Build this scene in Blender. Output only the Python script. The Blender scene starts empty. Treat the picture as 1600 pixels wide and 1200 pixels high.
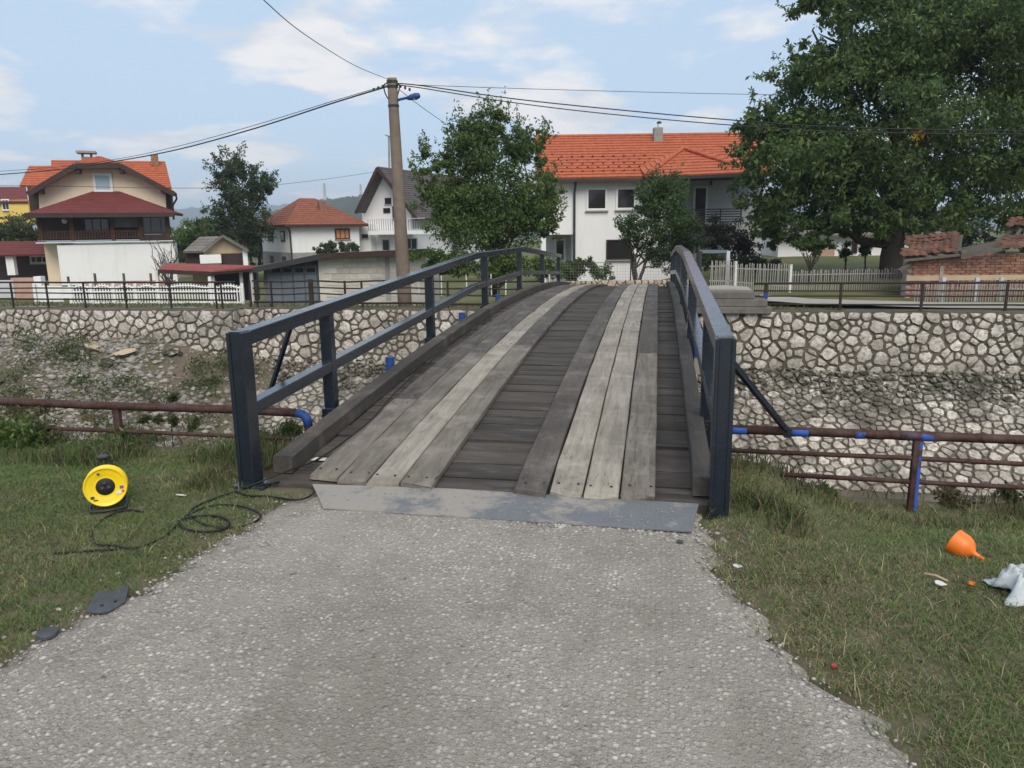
import bpy, bmesh, math, random
import numpy as np
from mathutils import Vector, Matrix
random.seed(7); rng = np.random.default_rng(7)
scene = bpy.context.scene
COL = scene.collection
R = math.radians
# ------------------------------------------------------------------ camera
F_PX, CAM_H = 1180.0, 1.6            # focal length in pixels of the 1600 px wide photograph, eye height
PITCH, YAW, ROLL = R(11.5), R(10.9), R(-0.8)
CM = (Matrix.Rotation(YAW, 3, 'Z') @ Matrix.Rotation(math.pi/2 - PITCH, 3, 'X') @ Matrix.Rotation(ROLL, 3, 'Z'))
cam_data = bpy.data.cameras.new('camera')
cam = bpy.data.objects.new('camera', cam_data)
COL.objects.link(cam)
cam_data.sensor_width = 36.0
cam_data.lens = F_PX/1600*36
cam_data.clip_start = 0.05
cam_data.clip_end = 20000
cam.matrix_world = Matrix.Translation((0, 0, CAM_H)) @ CM.to_4x4()
scene.camera = cam
scene.render.resolution_x, scene.render.resolution_y = 1024, 768
# ------------------------------------------------------------------ world
SUN_EL, SUN_ROT = R(46), R(158)
world = bpy.data.worlds.new('World'); scene.world = world
world.use_nodes = True
wt = world.node_tree; wt.nodes.clear()
def wn(t, **k):
    n = wt.nodes.new(t)
    for a, b in k.items(): setattr(n, a, b)
    return n
def wl(a, b): wt.links.new(a, b)
sky = wn('ShaderNodeTexSky', sky_type='NISHITA', sun_disc=False, sun_elevation=SUN_EL, sun_rotation=SUN_ROT,
         altitude=300, air_density=1.0, dust_density=1.2, ozone_density=1.6)
tc = wn('ShaderNodeTexCoord')
sep = wn('ShaderNodeSeparateXYZ'); wl(tc.outputs['Generated'], sep.inputs[0])
def wmath(op, a, b=None, c=None):
    m = wn('ShaderNodeMath', operation=op)
    for i, v in enumerate((a, b, c)):
        if v is None: continue
        if isinstance(v, (int, float)): m.inputs[i].default_value = v
        else: wl(v, m.inputs[i])
    return m.outputs[0]
zc = wmath('ADD', wmath('MAXIMUM', sep.outputs[2], 0.0), 0.16)
cxy = wn('ShaderNodeCombineXYZ')
wl(wmath('DIVIDE', sep.outputs[0], zc), cxy.inputs[0]); wl(wmath('DIVIDE', sep.outputs[1], zc), cxy.inputs[1])
def wnoise(scale, detail, rough, off, dist=0.0):
    mp = wn('ShaderNodeMapping'); mp.inputs['Location'].default_value = off
    wl(cxy.outputs[0], mp.inputs[0])
    n = wn('ShaderNodeTexNoise'); n.inputs['Scale'].default_value = scale; n.inputs['Detail'].default_value = detail
    n.inputs['Roughness'].default_value = rough; n.inputs['Distortion'].default_value = dist
    wl(mp.outputs[0], n.inputs['Vector']); return n.outputs['Fac']
def wramp(fac, stops):
    r = wn('ShaderNodeValToRGB'); wl(fac, r.inputs[0]); e = r.color_ramp.elements
    while len(e) < len(stops): e.new(0.5)
    for q, (p, c) in zip(e, stops): q.position = p; q.color = (*c, 1)
    return r.outputs['Color']
CLOUD_OFF = (0.7, 3.1, 0.0)
n1 = wnoise(1.25, 8, 0.56, CLOUD_OFF, 0.2)
n2 = wnoise(2.6, 6, 0.6, (4.1, 7.7, 0.0), 0.2)
mask = wramp(wmath('ADD', wmath('MULTIPLY', n1, 0.8), wmath('MULTIPLY', n2, 0.2)), [(0.50, (0, 0, 0)), (0.575, (1, 1, 1))])
shade = wramp(n2, [(0.38, (5.3, 5.4, 5.7)), (0.56, (7.1, 6.85, 6.7))])
bright = wn('ShaderNodeMix', data_type='RGBA', blend_type='MIX'); bright.inputs[0].default_value = 0.82
wl(sky.outputs[0], bright.inputs[6]); bright.inputs[7].default_value = (4.2, 5.35, 6.7, 1)     # thin high veil over the blue
mixc = wn('ShaderNodeMix', data_type='RGBA')
wl(wmath('MULTIPLY', mask, 0.88), mixc.inputs[0]); wl(bright.outputs[2], mixc.inputs[6]); wl(shade, mixc.inputs[7])
bg = wn('ShaderNodeBackground'); bg.inputs['Strength'].default_value = 0.1
wl(mixc.outputs[2], bg.inputs['Color'])
wo = wn('ShaderNodeOutputWorld'); wl(bg.outputs[0], wo.inputs['Surface'])
# ------------------------------------------------------------------ sun (soft, behind thin cloud)
sd = bpy.data.lights.new('sun', 'SUN'); sd.energy = 2.2; sd.angle = R(45); sd.color = (1.0, 0.92, 0.80)
sun = bpy.data.objects.new('sun', sd); COL.objects.link(sun)
sv = Vector((math.sin(SUN_ROT)*math.cos(SUN_EL), math.cos(SUN_ROT)*math.cos(SUN_EL), math.sin(SUN_EL)))
sun.rotation_euler = sv.to_track_quat('Z', 'Y').to_euler()
# ------------------------------------------------------------------ exposure
vs = scene.view_settings
vs.view_transform = 'Standard'; vs.look = 'None'; vs.exposure = 0.55; vs.gamma = 1.0; vs.use_curve_mapping = False

# ================================================================== helpers
def ray(x, y): return CM @ Vector(((x-800)/F_PX, -(y-600)/F_PX, -1.0))
CAMP = Vector((0, 0, CAM_H))
FW = Vector((-math.sin(YAW), math.cos(YAW), 0)); RT = Vector((math.cos(YAW), math.sin(YAW), 0))
def atD(x, y, d): r = ray(x, y); return CAMP + r*(d/r.dot(FW))      # a photo pixel at a horizontal distance d
def atZ(x, y, z): r = ray(x, y); return CAMP + r*((z-CAM_H)/r.z)    # ... on a level plane
def atY(x, y, Y): r = ray(x, y); return CAMP + r*(Y/r.y)            # ... on a plane across the river
def smooth(a, b, x):
    t = min(1, max(0, (x-a)/(b-a))); return t*t*(3-2*t)

class MB:
    def __init__(s): s.v = []; s.f = []
    def add(s, vs_, fs):
        o = len(s.v); s.v += [tuple(p) for p in vs_]; s.f += [tuple(i+o for i in f) for f in fs]; return s
    def box(s, x0, x1, y0, y1, z0, z1):
        return s.add([(x0,y0,z0),(x1,y0,z0),(x1,y1,z0),(x0,y1,z0),(x0,y0,z1),(x1,y0,z1),(x1,y1,z1),(x0,y1,z1)],
                     [(3,2,1,0),(4,5,6,7),(0,1,5,4),(1,2,6,5),(2,3,7,6),(3,0,4,7)])
    def beam(s, a, b, w, h, up=(0,0,1)):
        a, b = Vector(a), Vector(b); d = (b-a).normalized(); sd_ = d.cross(Vector(up))
        if sd_.length < 1e-4: sd_ = Vector((1,0,0))
        sd_.normalize(); u = sd_.cross(d).normalized()
        P = []
        for c in (a, b):
            for q, t in ((-1,-1),(1,-1),(1,1),(-1,1)): P.append(c + sd_*(q*w/2) + u*(t*h/2))
        return s.add(P, [(0,1,2,3),(7,6,5,4),(1,0,4,5),(2,1,5,6),(3,2,6,7),(0,3,7,4)])
    def tube(s, pts, r, n=8, cap=True):
        pts = [Vector(p) for p in pts]; rr = r if isinstance(r, (list, tuple)) else [r]*len(pts)
        o = len(s.v); prev = None
        for i, p in enumerate(pts):
            d = (pts[min(i+1, len(pts)-1)] - pts[max(i-1, 0)]).normalized()
            ref = prev if prev else (Vector((0,0,1)) if abs(d.z) < .9 else Vector((1,0,0)))
            sx = d.cross(ref)
            if sx.length < 1e-5: sx = d.orthogonal()
            sx.normalize(); sy = sx.cross(d).normalized(); prev = sy
            for k in range(n):
                a = 2*math.pi*k/n
                s.v.append(tuple(p + sx*(math.cos(a)*rr[i]) + sy*(math.sin(a)*rr[i])))
        for i in range(len(pts)-1):
            for k in range(n):
                a, b = o+i*n+k, o+i*n+(k+1) % n
                s.f.append((a, b, b+n, a+n))
        if cap:
            s.f.append(tuple(o+k for k in range(n))[::-1]); e = o+(len(pts)-1)*n
            s.f.append(tuple(e+k for k in range(n)))
        return s
    def lathe(s, prof, n=24, M=None, close=False):
        o = len(s.v); M = M or Matrix.Identity(4)
        for (r, z) in prof:
            for k in range(n):
                a = 2*math.pi*k/n; s.v.append(tuple(M @ Vector((r*math.cos(a), r*math.sin(a), z))))
        m = len(prof)
        for i in range(m if close else m-1):
            j = (i+1) % m
            for k in range(n):
                s.f.append((o+i*n+k, o+i*n+(k+1) % n, o+j*n+(k+1) % n, o+j*n+k))
        return s
    def prism(s, poly, d):            # a planar polygon of 3-D points pushed along d
        d = Vector(d); n = len(poly); a = [Vector(p) for p in poly]; b = [p+d for p in a]
        fs = [tuple(range(n)), tuple(range(2*n-1, n-1, -1))] + [(i, n+i, n+(i+1) % n, (i+1) % n) for i in range(n)]
        return s.add(a+b, fs)
    def data(s, name, bevel=0, smooth_=False):
        me = bpy.data.meshes.new(name); me.from_pydata(s.v, [], s.f); me.validate()
        bm = bmesh.new(); bm.from_mesh(me)
        bmesh.ops.recalc_face_normals(bm, faces=bm.faces)
        if bevel:
            ed = [e for e in bm.edges if len(e.link_faces) == 2 and e.calc_face_angle(0) > .5]
            bmesh.ops.bevel(bm, geom=ed, offset=bevel, segments=1, affect='EDGES', profile=.5)
        if smooth_:
            for f in bm.faces: f.smooth = True
        bm.to_mesh(me); bm.free(); return me
    def build(s, name, m, parent=None, bevel=0, smooth_=False):
        return mk(name, s.data(name, bevel, smooth_), m, parent)

def mk(name, me, m, parent=None):
    o = bpy.data.objects.new(name, me); COL.objects.link(o)
    if m and not me.materials: me.materials.append(m)
    o.parent = parent; return o
def tag(o, label, cat, group=None):
    o['label'] = label; o['category'] = cat
    if group: o['group'] = group
    return o
def empty(name, loc, label, cat, rz=0, group=None):
    o = bpy.data.objects.new(name, None); COL.objects.link(o); o.location = loc; o.rotation_euler = (0,0,rz)
    o.empty_display_size = .2
    return tag(o, label, cat, group)
def struct(o): o['kind'] = 'structure'; return o
def stuff(o): o['kind'] = 'stuff'; return o
def copies(me, m, name, parent, placements):
    for p in placements:
        o = mk(name, me, m, parent); o.location = p[0]
        if len(p) > 1: o.rotation_euler = p[1]
        if len(p) > 2: o.scale = p[2]
def fast_mesh(name, V, Fc, col=None, smooth_=False):      # numpy arrays; Fc is (n,3) or (n,4)
    me = bpy.data.meshes.new(name); V = np.asarray(V, np.float32); Fc = np.asarray(Fc, np.int32)
    me.vertices.add(len(V)); me.vertices.foreach_set('co', V.ravel())
    k = Fc.shape[1]
    me.loops.add(Fc.size); me.loops.foreach_set('vertex_index', Fc.ravel())
    me.polygons.add(len(Fc)); me.polygons.foreach_set('loop_start', np.arange(0, Fc.size, k, dtype=np.int32))
    if smooth_: me.polygons.foreach_set('use_smooth', np.ones(len(Fc), bool))
    me.update(calc_edges=True)
    if col is not None:
        a = me.color_attributes.new('Col', 'FLOAT_COLOR', 'POINT')
        c = np.ones((len(V), 4), np.float32); c[:, :3] = col; a.data.foreach_set('color', c.ravel())
    return me
def vnoise(X, Y, f, seed=0):                                # smooth pseudo-noise about 0..1
    r = np.random.default_rng(seed); o = 0
    for i in range(6):
        a = r.uniform(0, 6.28); k = f*r.uniform(.6, 1.9); ph = r.uniform(0, 6.28)
        o = o + np.sin((X*math.cos(a)+Y*math.sin(a))*k + ph + 1.3*np.sin((Y*math.cos(a)-X*math.sin(a))*k*.7+ph*2))
    return np.clip(o/6*1.1+.5, 0, 1)

# ------------------------------------------------------------------ materials
class NM:
    def __init__(s, name):
        s.m = bpy.data.materials.new(name); s.m.use_nodes = True; s.t = s.m.node_tree
        s.b = s.t.nodes['Principled BSDF']; s.out = s.t.nodes['Material Output']
        s.tc = s.n('ShaderNodeTexCoord')
    def n(s, t, **k):
        q = s.t.nodes.new(t)
        for a, b in k.items(): setattr(q, a, b)
        return q
    def set(s, inp, v):
        if isinstance(v, (int, float)): inp.default_value = v
        elif isinstance(v, tuple): inp.default_value = (*v, 1) if len(v) == 3 and inp.type == 'RGBA' else v
        else: s.t.links.new(v, inp)
    def math(s, op, a, b=0.0, clamp=False):
        q = s.n('ShaderNodeMath', operation=op); q.use_clamp = clamp; s.set(q.inputs[0], a); s.set(q.inputs[1], b); return q.outputs[0]
    def vec(s, scale=(1,1,1), co='Object', rand=False, loc=(0,0,0)):
        mp = s.n('ShaderNodeMapping'); mp.inputs['Scale'].default_value = scale; mp.inputs['Location'].default_value = loc
        src = s.tc.outputs[co] if co != 'World' else None
        if co == 'World': src = s.n('ShaderNodeNewGeometry').outputs['Position']
        if rand:
            oi = s.n('ShaderNodeObjectInfo'); ad = s.n('ShaderNodeVectorMath', operation='ADD')
            s.t.links.new(src, ad.inputs[0]); s.set(ad.inputs[1], s.math('MULTIPLY', oi.outputs['Random'], 37.0)); src = ad.outputs[0]
        s.t.links.new(src, mp.inputs[0]); return mp.outputs[0]
    def noise(s, v, scale, detail=4, rough=.55, dist=0.0):
        q = s.n('ShaderNodeTexNoise'); s.set(q.inputs['Scale'], scale); s.set(q.inputs['Detail'], detail); s.set(q.inputs['Roughness'], rough); s.set(q.inputs['Distortion'], dist)
        s.t.links.new(v, q.inputs['Vector']); return q.outputs['Fac']
    def voro(s, v, scale, feature='F1', out='Distance', rnd=1.0):
        q = s.n('ShaderNodeTexVoronoi', feature=feature); s.set(q.inputs['Scale'], scale); s.set(q.inputs['Randomness'], rnd)
        s.t.links.new(v, q.inputs['Vector']); return q.outputs[out]
    def ramp(s, f, stops):
        r = s.n('ShaderNodeValToRGB'); s.set(r.inputs[0], f); e = r.color_ramp.elements
        while len(e) < len(stops): e.new(.5)
        for q, (p, c) in zip(e, stops):
            q.position = p; q.color = (c, c, c, 1) if isinstance(c, (int, float)) else (*c, 1)
        return r.outputs['Color']
    def mix(s, f, a, b, mode='MIX'):
        q = s.n('ShaderNodeMix', data_type='RGBA', blend_type=mode); s.set(q.inputs[0], f); s.set(q.inputs[6], a); s.set(q.inputs[7], b); return q.outputs[2]
    def rnd(s): return s.n('ShaderNodeObjectInfo').outputs['Random']
    def bump(s, h, strength=.5, dist=.01):
        q = s.n('ShaderNodeBump'); s.set(q.inputs['Strength'], strength); s.set(q.inputs['Distance'], dist); s.set(q.inputs['Height'], h)
        s.t.links.new(q.outputs[0], s.b.inputs['Normal'])
    def done(s, col=None, rough=.8, metal=0.0, spec=.3):
        if col is not None: s.set(s.b.inputs['Base Color'], col)
        s.set(s.b.inputs['Roughness'], rough); s.set(s.b.inputs['Metallic'], metal); s.set(s.b.inputs['Specular IOR Level'], spec)
        return s.m
MATS = {}
def plain(name, col, rough=.75, var=.18, scale=6, bump=.15, metal=0.0, spec=.3, bd=.01, co='Object'):
    q = NM(name); v = q.vec(co=co); f = q.noise(v, scale, 6, .6); g = q.noise(v, scale*.17, 3)
    lo = tuple(c*(1-var) for c in col); hi = tuple(min(1, c*(1+var)) for c in col)
    c = q.mix(q.ramp(q.math('ADD', q.math('MULTIPLY', f, .5), q.math('MULTIPLY', g, .5)), [(.35, 0.), (.65, 1.)]), lo, hi)
    q.bump(q.noise(v, scale*6, 4), bump, bd)
    MATS[name] = q.done(c, rough, metal, spec); return MATS[name]
def wood(name, cols, along, rough=.8, worn=None):
    q = NM(name)
    sc = (1.2, 22, 22) if along == 'x' else (22, 1.2, 22)
    v = q.vec(sc, rand=True); v2 = q.vec(tuple(a*4 if a > 5 else a*1.5 for a in sc), rand=True); v3 = q.vec((1, 1, 1), rand=True)
    g = q.noise(v, 1.0, 6, .62, .6); fine = q.noise(v2, 1.0, 4, .7); big = q.noise(v3, 1.3, 4, .6)
    c = q.mix(q.ramp(g, [(.3, 0.), (.7, 1.)]), cols[0], cols[1])
    c = q.mix(q.math('MULTIPLY', q.rnd(), .55), c, cols[2])
    c = q.mix(q.math('MULTIPLY', q.ramp(big, [(.45, 0.), (.7, 1.)]), .6), c, tuple(x*.6 for x in cols[0]))
    crack = q.ramp(fine, [(.30, 1.), (.40, 0.)])
    c = q.mix(q.math('MULTIPLY', crack, .75), c, tuple(x*.35 for x in cols[0]))
    if worn:
        c = q.mix(q.math('MULTIPLY', q.ramp(q.noise(v3, 2.7, 5, .7), [(.52, 0.), (.68, 1.)]), .5), c, worn)
    q.bump(q.math('SUBTRACT', q.math('MULTIPLY', g, .6), q.math('MULTIPLY', crack, .8)), .55, .006)
    MATS[name] = q.done(c, rough, 0, .25); return MATS[name]
wood('cross_wood', [(.024,.021,.019), (.078,.069,.061), (.092,.074,.061)], 'x', worn=(.14,.125,.11))
wood('track_light', [(.17,.150,.125), (.36,.322,.272), (.29,.257,.213)], 'y', worn=(.41,.37,.315))
wood('track_dark', [(.052,.046,.041), (.125,.110,.097), (.088,.075,.064)], 'y', worn=(.21,.19,.168))
wood('curb_wood', [(.040,.035,.031), (.105,.092,.080), (.070,.061,.052)], 'y', worn=(.17,.15,.13))
wood('brown_wood', [(.055,.026,.017), (.11,.055,.035), (.08,.040,.026)], 'x')
wood('board_wood', [(.22,.13,.075), (.36,.24,.15), (.28,.18,.11)], 'x')
wood('grey_wood', [(.075,.065,.055), (.16,.14,.12), (.12,.10,.085)], 'x')
# navy gloss paint
q = NM('navy_paint'); v = q.vec(co='World'); f = q.noise(v, 9, 5)
q.bump(q.noise(v, 9, 2), .05, .003); q.set(q.b.inputs['Coat Weight'], .3); q.set(q.b.inputs['Coat Roughness'], .16); q.set(q.b.inputs['Coat IOR'], 1.6)
chip = q.math('MULTIPLY', q.ramp(q.noise(v, 34, 5, .7), [(.70, 0.), (.73, 1.)]), q.ramp(q.noise(v, 3, 3), [(.5, 0.), (.6, 1.)]))
MATS['navy'] = q.done(q.mix(q.math('MULTIPLY', chip, .7), q.mix(f, (.008,.013,.021), (.016,.023,.034)), (.10,.075,.06)), q.ramp(q.noise(v, 14, 4), [(.3, .18), (.7, .30)]), 0, .5)
# rusty pipe with and without blue paint remains
def rust(name, blue):
    q = NM(name); v = q.vec(co='World'); f = q.noise(v, 26, 6, .65); g = q.noise(v, 5, 4)
    c = q.mix(q.ramp(f, [(.35, 0.), (.65, 1.)]), (.026,.013,.011), (.080,.036,.027))
    c = q.mix(q.math('MULTIPLY', q.ramp(g, [(.45, 0.), (.7, 1.)]), .5), c, (.10,.082,.075))
    if blue:
        b = q.ramp(q.noise(v, 2.2, 5, .65), [(.42, 0.), (.46, 1.)]); c = q.mix(q.math('MULTIPLY', b, .95), c, (.035,.10,.42))
    q.bump(f, .4, .004); MATS[name] = q.done(c, .72, .1, .3)
rust('rust', False); plain('rust_dark', (.030,.020,.017), .75, .4, 20, .3); rust('rust_blue', True)
plain('blue_paint', (.028,.07,.24), .5, .3, 18, .2)
q = NM('steel_plate'); v = q.vec(co='World'); f = q.noise(v, 3.2, 6, .65); g = q.noise(v, 60, 5, .7)
c = q.mix(q.noise(v, 14, 5, .65), (.095,.10,.11), (.165,.17,.18)); sx_ = q.n('ShaderNodeSeparateXYZ'); q.t.links.new(v, sx_.inputs[0])
f = q.math('ADD', f, q.math('MULTIPLY', q.math('ADD', sx_.outputs[0], .75), -.13)); f = q.math('ADD', f, q.math('MULTIPLY', q.math('SUBTRACT', q.noise(v, 30, 5, .7), .5), .35))
c = q.mix(q.math('MULTIPLY', q.ramp(f, [(.46, 0.), (.60, 1.)]), .8), c, (.30,.268,.23)); c = q.mix(q.math('MULTIPLY', q.ramp(g, [(.6, 0.), (.68, 1.)]), .6), c, (.34,.32,.29))
q.bump(g, .25, .003); MATS['steel_plate'] = q.done(c, q.ramp(f, [(.4, .6), (.6, .9)]), 0, .4)
plain('dark_metal', (.03,.032,.035), .5, .25, 12)
plain('old_concrete', (.135,.125,.112), .92, .35, 5, .5)
plain('picket_metal', (.27,.255,.235), .7, .3, 14)
plain('concrete', (.26,.25,.235), .9, .25, 4, .4)
plain('pale_concrete', (.31,.285,.258), .9, .15, 3, .3)
plain('pole_concrete', (.17,.135,.105), .85, .22, 5, .3)
q = NM('plaster'); v = q.vec(); f = q.noise(q.vec((2.2, 2.2, .22)), 1.4, 6, .65); g = q.noise(v, .5, 4)
c = q.mix(q.math('MULTIPLY', q.ramp(f, [(.5, 0.), (.78, 1.)]), .3), (.745,.742,.74), (.50,.48,.45)); c = q.mix(q.math('MULTIPLY', q.ramp(g, [(.45, 0.), (.7, 1.)]), .22), c, (.60,.59,.57))
q.bump(q.noise(v, 14, 4), .15, .01); MATS['plaster'] = q.done(c, .92, 0, .25)
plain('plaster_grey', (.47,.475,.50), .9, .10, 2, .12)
plain('cream', (.72,.59,.44), .9, .06, 2, .12)
plain('tan', (.44,.34,.23), .9, .15, 3, .2)
plain('yellow_wall', (.66,.47,.12), .9, .05, 2)
plain('block_wall', (.52,.485,.435), .92, .16, 5, .4)
plain('white_paint', (.72,.72,.72), .6, .08, 6)
plain('aged_white', (.58,.565,.54), .7, .25, 14)
plain('dark_brown', (.040,.022,.018), .6, .25, 8)
plain('black_plastic', (.012,.013,.015), .5, .3, 20)
plain('rubber', (.055,.058,.066), .55, .3, 16, .4)
plain('grey_door', (.12,.145,.17), .6, .15, 5)
plain('shutter_blue', (.36,.46,.50), .6, .06, 4)
plain('yellow_plastic', (.80,.56,.008), .38, .06, 8, .05, 0, .5)
plain('orange_plastic', (.80,.18,.015), .42, .07, 8, .05, 0, .5)
plain('sticker_white', (.7,.68,.72), .5, .1, 10)
plain('sticker_red', (.55,.06,.05), .5, .1, 10)
plain('sticker_blue', (.09,.11,.34), .5, .1, 10)
plain('paper', (.60,.58,.54), .85, .1, 20)
plain('straw_stick', (.36,.27,.17), .85, .2, 20)
plain('soil_red', (.16,.085,.055), .95, .3, 6, .5)
plain('orange_curtain', (.50,.22,.10), .8, .1, 6)
plain('cable_black', (.010,.010,.011), .55, .2, 20)
plain('dry_stone', (.44,.36,.26), .9, .2, 8, .4)
plain('brick_mortar', (.30,.26,.22), .95, .25, 9, .5)
plain('lens', (.55,.58,.35), .3, .1, 8)
plain('pink_wall', (.42,.27,.22), .9, .2, 4, .2)
q = NM('glass_dark'); f = q.noise(q.vec(co='Object'), .8, 3)
MATS['glass'] = q.done(q.mix(f, (.010,.011,.013), (.035,.030,.028)), .08, 0, .5)
# roof coverings: courses are geometry, the roll of each tile is relief
def tile(name, c0, c1, c2, period=.28, axis=0):
    q = NM(name); v = q.vec(); s = [0,0,0]
    w = q.n('ShaderNodeTexWave', wave_type='BANDS', bands_direction='XYZ'[axis]); q.set(w.inputs['Scale'], .314/period); q.set(w.inputs['Distortion'], .4)
    q.t.links.new(v, w.inputs['Vector'])
    f = q.noise(v, 3.5, 5, .7); g = q.voro(q.vec((3.4, 3.4, 5)), 1.0, out='Color')
    c = q.mix(q.ramp(f, [(.35, 0.), (.65, 1.)]), c0, c1)
    sp = q.n('ShaderNodeSeparateColor'); q.t.links.new(g, sp.inputs[0])
    c = q.mix(q.math('MULTIPLY', sp.outputs[0], .45), c, c2)
    q.bump(w.outputs['Fac'], .6, .03); MATS[name] = q.done(c, .78, 0, .25)
tile('tile_orange', (.35,.088,.038), (.46,.138,.066), (.29,.07,.035))
tile('tile_old', (.20,.066,.040), (.30,.115,.068), (.15,.052,.036))
tile('tile_dark', (.075,.062,.062), (.12,.10,.10), (.06,.045,.045))
tile('tile_red', (.25,.070,.065), (.35,.115,.105), (.20,.06,.055))
plain('shingle_red', (.125,.028,.026), .85, .2, 9, .4)
plain('old_roof', (.16,.145,.13), .9, .3, 5, .5)
# brick: colour changes from brick to brick
q = NM('brick'); v = q.vec(rand=True); f = q.noise(v, 9, 5)
c = q.mix(q.rnd(), (.17,.066,.042), (.31,.145,.092)); c = q.mix(q.ramp(f, [(.4, 0.), (.75, .7)]), c, (.34,.27,.21))
q.bump(f, .5, .008); MATS['brick'] = q.done(c, .92, 0, .2)
q = NM('old_tile'); v = q.vec(rand=True); f = q.noise(v, 7, 5)
c = q.mix(q.rnd(), (.085,.042,.032), (.19,.085,.060)); c = q.mix(q.ramp(f, [(.45, 0.), (.75, .8)]), c, (.10,.085,.06))
q.bump(f, .4, .008); MATS['old_tile'] = q.done(c, .9, 0, .2)
# river stones in mortar
def stone(name, lo, hi, moss, band=False):
    q = NM(name); v = q.vec(co='World'); f = q.noise(v, 11, 6, .65); g = q.noise(v, .9, 4, .6)
    c = q.mix(q.rnd(), lo, hi); c = q.mix(q.ramp(f, [(.42, 0.), (.66, .85)]), c, tuple(x*.42 for x in lo))
    c = q.mix(q.math('MULTIPLY', q.ramp(g, [(.44, 0.), (.66, 1.)]), moss), c, (.085,.078,.062))
    if band:                                       # moss and damp growing down from the foot of the wall
        sp = q.n('ShaderNodeSeparateXYZ'); q.t.links.new(v, sp.inputs[0])
        h_ = q.math('ADD', q.math('MULTIPLY', sp.outputs[2], 1.0), q.math('MULTIPLY', q.noise(v, .8, 5, .65), 1.5))
        c = q.mix(q.math('MULTIPLY', q.ramp(q.math('ADD', h_, 2.45), [(.50, 0.), (.95, 1.)]), q.ramp(q.noise(v, 5.5, 5, .7), [(.38, 0.), (.56, .97)])), c, (.030,.031,.020))
    q.bump(q.noise(v, 24, 6, .7), .7, .02); MATS[name] = q.done(c, .93, 0, .2)
stone('wall_stone', (.45,.405,.35), (.76,.70,.625), .5)
stone('slope_stone', (.36,.325,.28), (.68,.62,.545), .95, True)
stone('pale_stone', (.46,.37,.29), (.62,.53,.44), .2)
wood('track_mid', [(.095,.083,.070), (.225,.198,.167), (.155,.135,.112)], 'y', worn=(.31,.275,.235))
q = NM('mortar'); v = q.vec(co='World'); f = q.noise(v, 14, 6, .7); g = q.noise(v, 1.1, 4)
c = q.mix(f, (.075,.063,.052), (.19,.162,.136)); c = q.mix(q.math('MULTIPLY', q.ramp(g, [(.42, 0.), (.65, 1.)]), .6), c, (.055,.055,.036))
q.bump(f, .8, .03); MATS['mortar'] = q.done(c, .95, 0, .15)
# worn road: light chippings in grey binder
q = NM('road'); v = q.vec(co='World'); vw = q.vec(co='World')
def chips(scale, lo, hi):
    d = q.voro(v, scale); cc = q.voro(v, scale, out='Color'); sp = q.n('ShaderNodeSeparateColor'); q.t.links.new(cc, sp.inputs[0])
    return d, sp.outputs[0], q.ramp(d, [(lo, 1.), (hi, 0.)])
d0, r0, m0 = chips(24, .2, .42)
d1, r1, m1 = chips(44, .24, .55); d2, r2, m2 = chips(95, .26, .58)
bin_ = q.mix(q.noise(v, 40, 5), (.20,.178,.152), (.31,.28,.242))
st = q.ramp(r1, [(0, (.17,.154,.136)), (.45, (.30,.277,.247)), (.8, (.43,.40,.36)), (1, (.58,.545,.50))])
s2 = q.ramp(r2, [(0, (.15,.136,.12)), (.6, (.29,.268,.24)), (1, (.41,.385,.35))])
c = q.mix(m2, bin_, s2); keep = q.math('MULTIPLY', m1, q.ramp(r1, [(.25, 0.), (.4, 1.)])); c = q.mix(q.math('MULTIPLY', keep, .95), c, st)
k0 = q.math('MULTIPLY', m0, q.ramp(r0, [(.84, 0.), (.9, 1.)])); c = q.mix(q.math('MULTIPLY', k0, .35), c, (.40,.37,.33))
big = q.noise(v, 1.3, 6, .65); c = q.mix(q.math('MULTIPLY', q.ramp(big, [(.40, 0.), (.66, 1.)]), .55), c, (.165,.148,.122)); c = q.mix(q.math('MULTIPLY', q.ramp(q.noise(v, 6, 5, .7), [(.55, 0.), (.72, 1.)]), .45), c, (.13,.118,.10))
c = q.mix(q.math('MULTIPLY', q.ramp(q.noise(v, .7, 3), [(.50, 0.), (.72, 1.)]), .4), c, (.37,.34,.30))
c = q.mix(q.math('MULTIPLY', q.ramp(q.noise(q.vec((1.6, .35, 1), co='World', loc=(.4, 0, 0)), 1.0, 5, .6), [(.50, 0.), (.66, 1.)]), .5), c, (.15,.132,.108))
c = q.mix(q.math('MULTIPLY', q.ramp(q.noise(v, 17, 4, .6), [(.64, 0.), (.70, 1.)]), .6), c, (.075,.066,.055))
crv = q.n('ShaderNodeVectorMath', operation='ADD'); q.t.links.new(v, crv.inputs[0])
nz = q.n('ShaderNodeTexNoise'); q.set(nz.inputs['Scale'], 3.0); q.t.links.new(v, nz.inputs['Vector']); q.t.links.new(nz.outputs['Color'], crv.inputs[1])
crk = q.ramp(q.voro(crv.outputs[0], .55, 'DISTANCE_TO_EDGE'), [(.001, 1.), (.004, 0.)])
crk = q.math('MULTIPLY', crk, q.ramp(q.noise(v, .8, 3), [(.56, 0.), (.62, 1.)]))
c = q.mix(q.math('MULTIPLY', crk, .5), c, (.04,.036,.03))
q.bump(q.math('SUBTRACT', q.math('ADD', q.math('ADD', q.math('MULTIPLY', keep, .7), q.math('MULTIPLY', k0, .8)), q.math('MULTIPLY', m2, .35)), q.math('MULTIPLY', crk, 1.5)), .7, .010)
MATS['road'] = q.done(c, .9, 0, .25)
q = NM('pebble'); a = q.n('ShaderNodeVertexColor'); a.layer_name = 'Col'
q.bump(q.noise(q.vec(co='World'), 90, 4), .4, .004); MATS['pebble'] = q.done(a.outputs['Color'], .9, 0, .2)
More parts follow.
